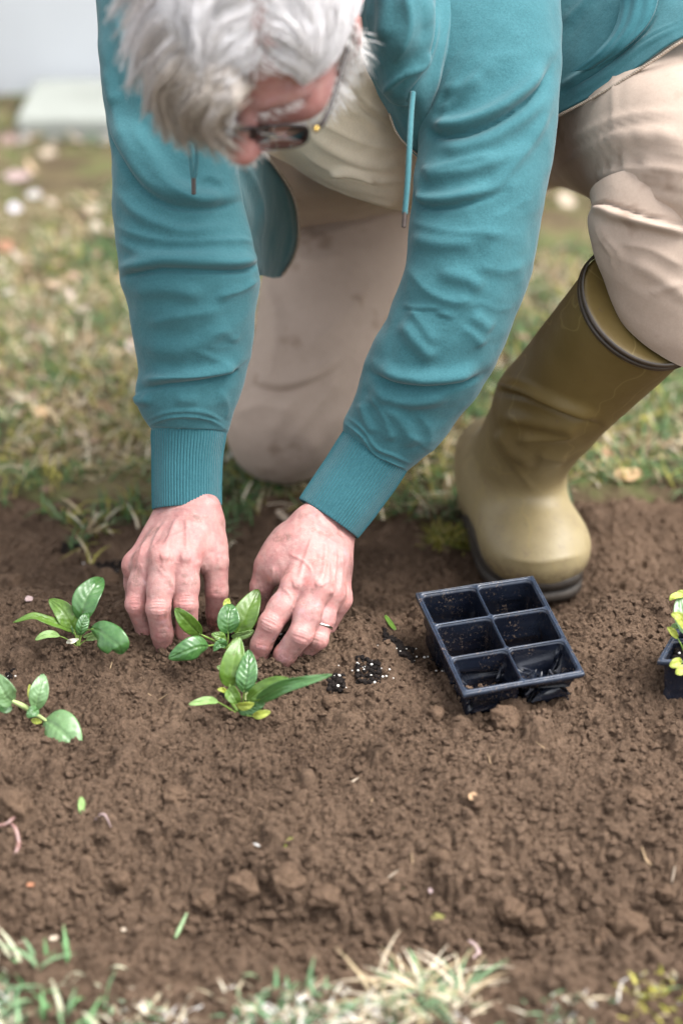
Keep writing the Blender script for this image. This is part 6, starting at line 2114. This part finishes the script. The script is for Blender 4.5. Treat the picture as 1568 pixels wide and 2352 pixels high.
def make_hair():
    nl, per = 1250, 9
    lx = RNG.uniform(330, 815, nl)
    ly = RNG.uniform(-195, 262, nl)
    # hair line : higher at the brow
    hl = 232 + 26 * np.sin((lx - 430) / 90) - 95 * sstep(530, 590, lx) * sstep(770, 700, lx) + 40 * sstep(520, 420, lx)
    keep = ly < hl + RNG.normal(0, 10, nl)
    part = np.exp(-((lx - 598) / 24) ** 2) * (ly > -90) > RNG.uniform(.25, 1.4, nl)
    keep &= ~part
    lx, ly = lx[keep], ly[keep]
    nl = len(lx)
    X = np.repeat(lx, per) + RNG.normal(0, 6, nl * per)
    Y = np.repeat(ly, per) + RNG.normal(0, 6, nl * per)
    left = sstep(600, 520, X)
    Lk = np.repeat(RNG.uniform(.75, 1.2, nl), per)
    length = (.066 + .036 * left) * Lk * RNG.uniform(.85, 1.15, nl * per)
    length = length * (1 - .40 * sstep(70, 150, Y) * sstep(560, 620, X))
    lift = (.006 + .020 * left) * np.repeat(RNG.uniform(.3, 1.5, nl), per) + RNG.normal(0, .0015, nl * per)
    S, ok = grow(X, Y, flow, length, np.maximum(lift, .001), 8)
    S, ok, X, Y = S.reshape(nl, per, 8, 3), ok.reshape(nl, per), X.reshape(nl, per), Y.reshape(nl, per)
    cen = S.mean(1, keepdims=True)
    pull = (.50 * np.linspace(0, 1, 8) ** 1.1)[None, None, :, None]
    S = S * (1 - pull) + cen * pull
    S = S + RNG.normal(0, .0010, S.shape[:2] + (1, 3)) * np.linspace(0, 1, 8)[None, None, :, None]
    wave = .0010 * np.sin(np.linspace(0, 5, 8))[None, None, :, None] * RNG.normal(size=(nl, 1, 1, 3))
    S = S + wave
    g = RNG.uniform(0, 1, nl) * .55 + .45 * sstep(.1, .7, .5 + .8 * noise2(lx, ly, .012, 2, 5))
    warm = sstep(600, 440, lx) * sstep(20, 260, ly) * .75 + .25 * RNG.uniform(0, 1, nl)
    c = np.minimum(np.array([.97, .955, .97])[None] * (.84 + .18 * g)[:, None], .98)
    c = c * (1 - .62 * warm[:, None]) + np.array([.52, .45, .38])[None] * (.55 + .6 * g)[:, None] * .62 * warm[:, None]
    dark = RNG.uniform(0, 1, nl) < .12 * warm
    c[dark] *= .55
    T = np.repeat(c, per, 0) * RNG.uniform(.85, 1.12, (nl * per, 1))
    okf = ok.ravel()
    return S.reshape(-1, 8, 3)[okf], T[okf]
def back_hair():
    """the back and crown, out of the picture at the top"""
    n = 3600
    th = RNG.normal(size=(n, 3)); th /= np.linalg.norm(th, axis=1, keepdims=True)
    ctr, rad = H(0, -.005, .045), np.array([.079, .099, .085])
    ok = (th[:, 1] < .35) & (th[:, 2] > -.75)
    th = th[ok]
    p = ctr + (th * rad) @ np.array(AX)
    X, Y, D = proj(p)
    face = ((CAM - p) * ((th / rad) @ np.array(AX))).sum(-1)
    keep = (Y < -120) | (face < 0)
    p, th = p[keep], th[keep]
    nn = nrmv((th / rad) @ np.array(AX))
    dv = nrmv(-HU * .9 - HF * .5 + RNG.normal(0, .25, p.shape))
    dv = nrmv(dv - nn * (dv * nn).sum(-1, keepdims=True) * .9)
    t = np.linspace(0, 1, 8)
    L = RNG.uniform(.025, .05, len(p))
    S = p[:, None] + dv[:, None] * (L[:, None] * t)[..., None] + nn[:, None] * (.006 * np.sin(t * 2.4))[None, :, None] - nn[:, None] * (L[:, None] ** 2 * t ** 2 / .2)[..., None]
    c = np.array([.90, .885, .90])[None] * RNG.uniform(.75, 1.05, (len(p), 1))
    strand_mesh('back_hair', S, np.full(len(p), .0010), np.minimum(c, .97), body)

S, T = make_hair()
hair = strand_mesh('hair', S, np.full(len(S), .00054), T, body)
back_hair()

def fringe():
    """longer locks that fall from the left of the parting round the brow"""
    O = np.array([(300, -150), (262, -60), (266, 40), (282, 130), (310, 205), (345, 275), (388, 322), (440, 342), (500, 350), (556, 358)], float)
    Rt = np.array([(600, -150), (560, -110), (530, -60), (500, 0), (490, 50), (500, 95), (520, 130), (535, 165), (550, 195), (560, 215)], float)
    nl, per = 430, 12
    S, C = [], []
    def at(A, u):
        return np.array([np.interp(u, np.linspace(0, 1, len(A)), A[:, k]) for k in (0, 1)])
    for i in range(nl):
        u = RNG.uniform(0, .84)
        f = RNG.uniform(.55, 1.06)
        r = at(Rt, u) + RNG.normal(0, 22, 2)
        m = at(O, u)
        e = at(O, min(1, u + RNG.uniform(.06, .20)))
        mid = r + (m - r) * f * .72
        end = r + (e - r) * f + RNG.normal(0, 8, 2)
        q1 = r + (m - r) * f * .36 + np.array([0, -8])
        dr = HD - .092 + .02 * abs(u - .5)
        lk = .012 * (1 - f)
        base = np.array([P(r[0], r[1], dr + .012), P(q1[0], q1[1], dr - .006 - lk), P(mid[0], mid[1], dr + .004 + .022 * f), P(end[0], end[1], dr + .022 + .045 * f)])
        cv = catmull(base, 9)
        off = RNG.normal(0, .0034, (per, 1, 3)) * (1 - .62 * np.linspace(0, 1, 9))[None, :, None]
        wv = .0010 * np.sin(np.linspace(0, 5.5, 9) + RNG.uniform(0, 6))[None, :, None] * RNG.normal(size=(1, 1, 3))
        S.append(cv[None] + off + wv + RNG.normal(0, .0010, (per, 9, 3)) * np.linspace(0, 1, 9)[None, :, None])
        tan = np.clip(.15 + .75 * sstep(.30, .62, u) * f + RNG.normal(0, .22), 0, .95)
        g = RNG.uniform(.74, 1.05)
        c = (np.array([.96, .935, .95]) * (1 - tan) + np.array([.56, .48, .40]) * tan) * g
        C.append(np.tile(c, (per, 1)) * RNG.uniform(.85, 1.12, (per, 1)))
    return np.concatenate(S), np.concatenate(C)
S, T = fringe()
strand_mesh('fringe', S, np.full(len(S), .00060), T, body)

def beard():
    n = 2600
    k = RNG.integers(0, len(VH), n * 6)
    v = VH[k]
    l, f, u = (v - HC) @ HL, (v - HC) @ HF, (v - HC) @ HU
    ok = (u < -.022 - .018 * sstep(.035, .085, f)) & (f > -.02) & (u > -.125) & ~((f > .088) & (u > -.09) & (u < -.05) & (abs(l) < .022))
    ok |= (abs(l) > .058) & (u < .03) & (u > -.06) & (f > .006) & (f < .030)
    v, k = v[ok][:n], k[ok][:n]
    nn = nrmv(NH[k]) * (1 if ((VH - HC) * NH).sum() > 0 else -1)
    L = RNG.uniform(.012, .030, len(v)) * (1 - .65 * sstep(.03, .07, (v - HC) @ HF))
    dirn = nrmv(nn * .75 - HU * .8 + RNG.normal(0, .25, nn.shape))
    t = np.linspace(0, 1, 6)
    S = v[:, None] + dirn[:, None] * (L[:, None] * t)[..., None] - HU * (L[:, None] * .35 * t ** 2)[..., None]
    c = np.array([.92, .91, .90])[None] * RNG.uniform(.8, 1.06, (len(v), 1))
    strand_mesh('beard', S, np.full(len(v), .00044), c, body)
    for s in (-1, 1):
        m = 70
        a = RNG.uniform(0, 1, m)
        p = np.array([H(s * (.012 + .036 * q), .110 - .022 * q ** 1.5, .004 + .004 * math.sin(q * 3)) for q in a]) + RNG.normal(0, .0022, (m, 3))
        dv = nrmv(HL * s * 1.0 + HF * .35 + HU * .25 + RNG.normal(0, .25, (m, 3)))
        S = p[:, None] + dv[:, None] * (RNG.uniform(.004, .009, m)[:, None] * np.linspace(0, 1, 6))[..., None]
        strand_mesh('eyebrow', S, np.full(m, .00035), np.array([.92, .88, .86])[None] * RNG.uniform(.8, 1.06, (m, 1)), body)
beard()

# ------------------------------------------------------------------ glasses
gl = bpy.data.objects.new('glasses', None)
COL.objects.link(gl)
gl.location = Vector(H(0, .1, -.005))
gl.parent = person
gl.matrix_parent_inverse = Matrix.Translation(-Vector(person.location))
def linkg(name, V, F, mat, uv=None):
    o = bpy.data.objects.new(name, make_mesh(name, np.asarray(V) - np.array(gl.location), F, uv=uv))
    o.data.materials.append(mat)
    COL.objects.link(o)
    o.parent = gl
    return o
for s in (-1, 1):
    a = np.linspace(0, 2 * np.pi, 49)
    sq = lambda t: (np.sign(math.cos(t)) * abs(math.cos(t)) ** .62, np.sign(math.sin(t)) * abs(math.sin(t)) ** .66)
    loop = np.array([H(s * (.032 + .0250 * sq(t)[0]), .119 - .011 * (.5 + .5 * sq(t)[0]) ** 1.5, -.016 + .0200 * sq(t)[1]) for t in a])
    V, F, uv = tube(loop, .0016, 10, None, False)
    linkg('lens_rim', V, F, FRAME)
    c = loop[:-1].mean(0)
    V = np.concatenate([[c + HF * .002], loop[:-1]])
    F = np.stack([np.zeros(48, int), 1 + np.arange(48), 1 + (np.arange(48) + 1) % 48], -1)
    o = linkg('lens', V, F, LENS)
    solidify(o, .0015, 0)
    V, F, uv = tube(np.array([H(s * .0625, .108, -.004), H(s * .0705, .100, -.001), H(s * .0765, .065, 0), H(s * .0805, .02, 0), H(s * .083, -.012, -.004), H(s * .082, -.03, -.02)]), np.array([.0024, .0022, .0018, .0017, .0019, .0022]), 10, 50)
    linkg('temple', V, F, FRAME)
    V0, F0 = ICO2
    V = V0 * np.array([.0032, .0032, .0032]) + H(s * .0640, .1085, -.004)
    linkg('hinge', V, F0, GOLD)
V, F, uv = tube(np.array([H(-.009, .1165, -.004), H(0, .121, -.001), H(.009, .1165, -.004)]), .0021, 10, 20)
linkg('bridge', V, F, FRAME)
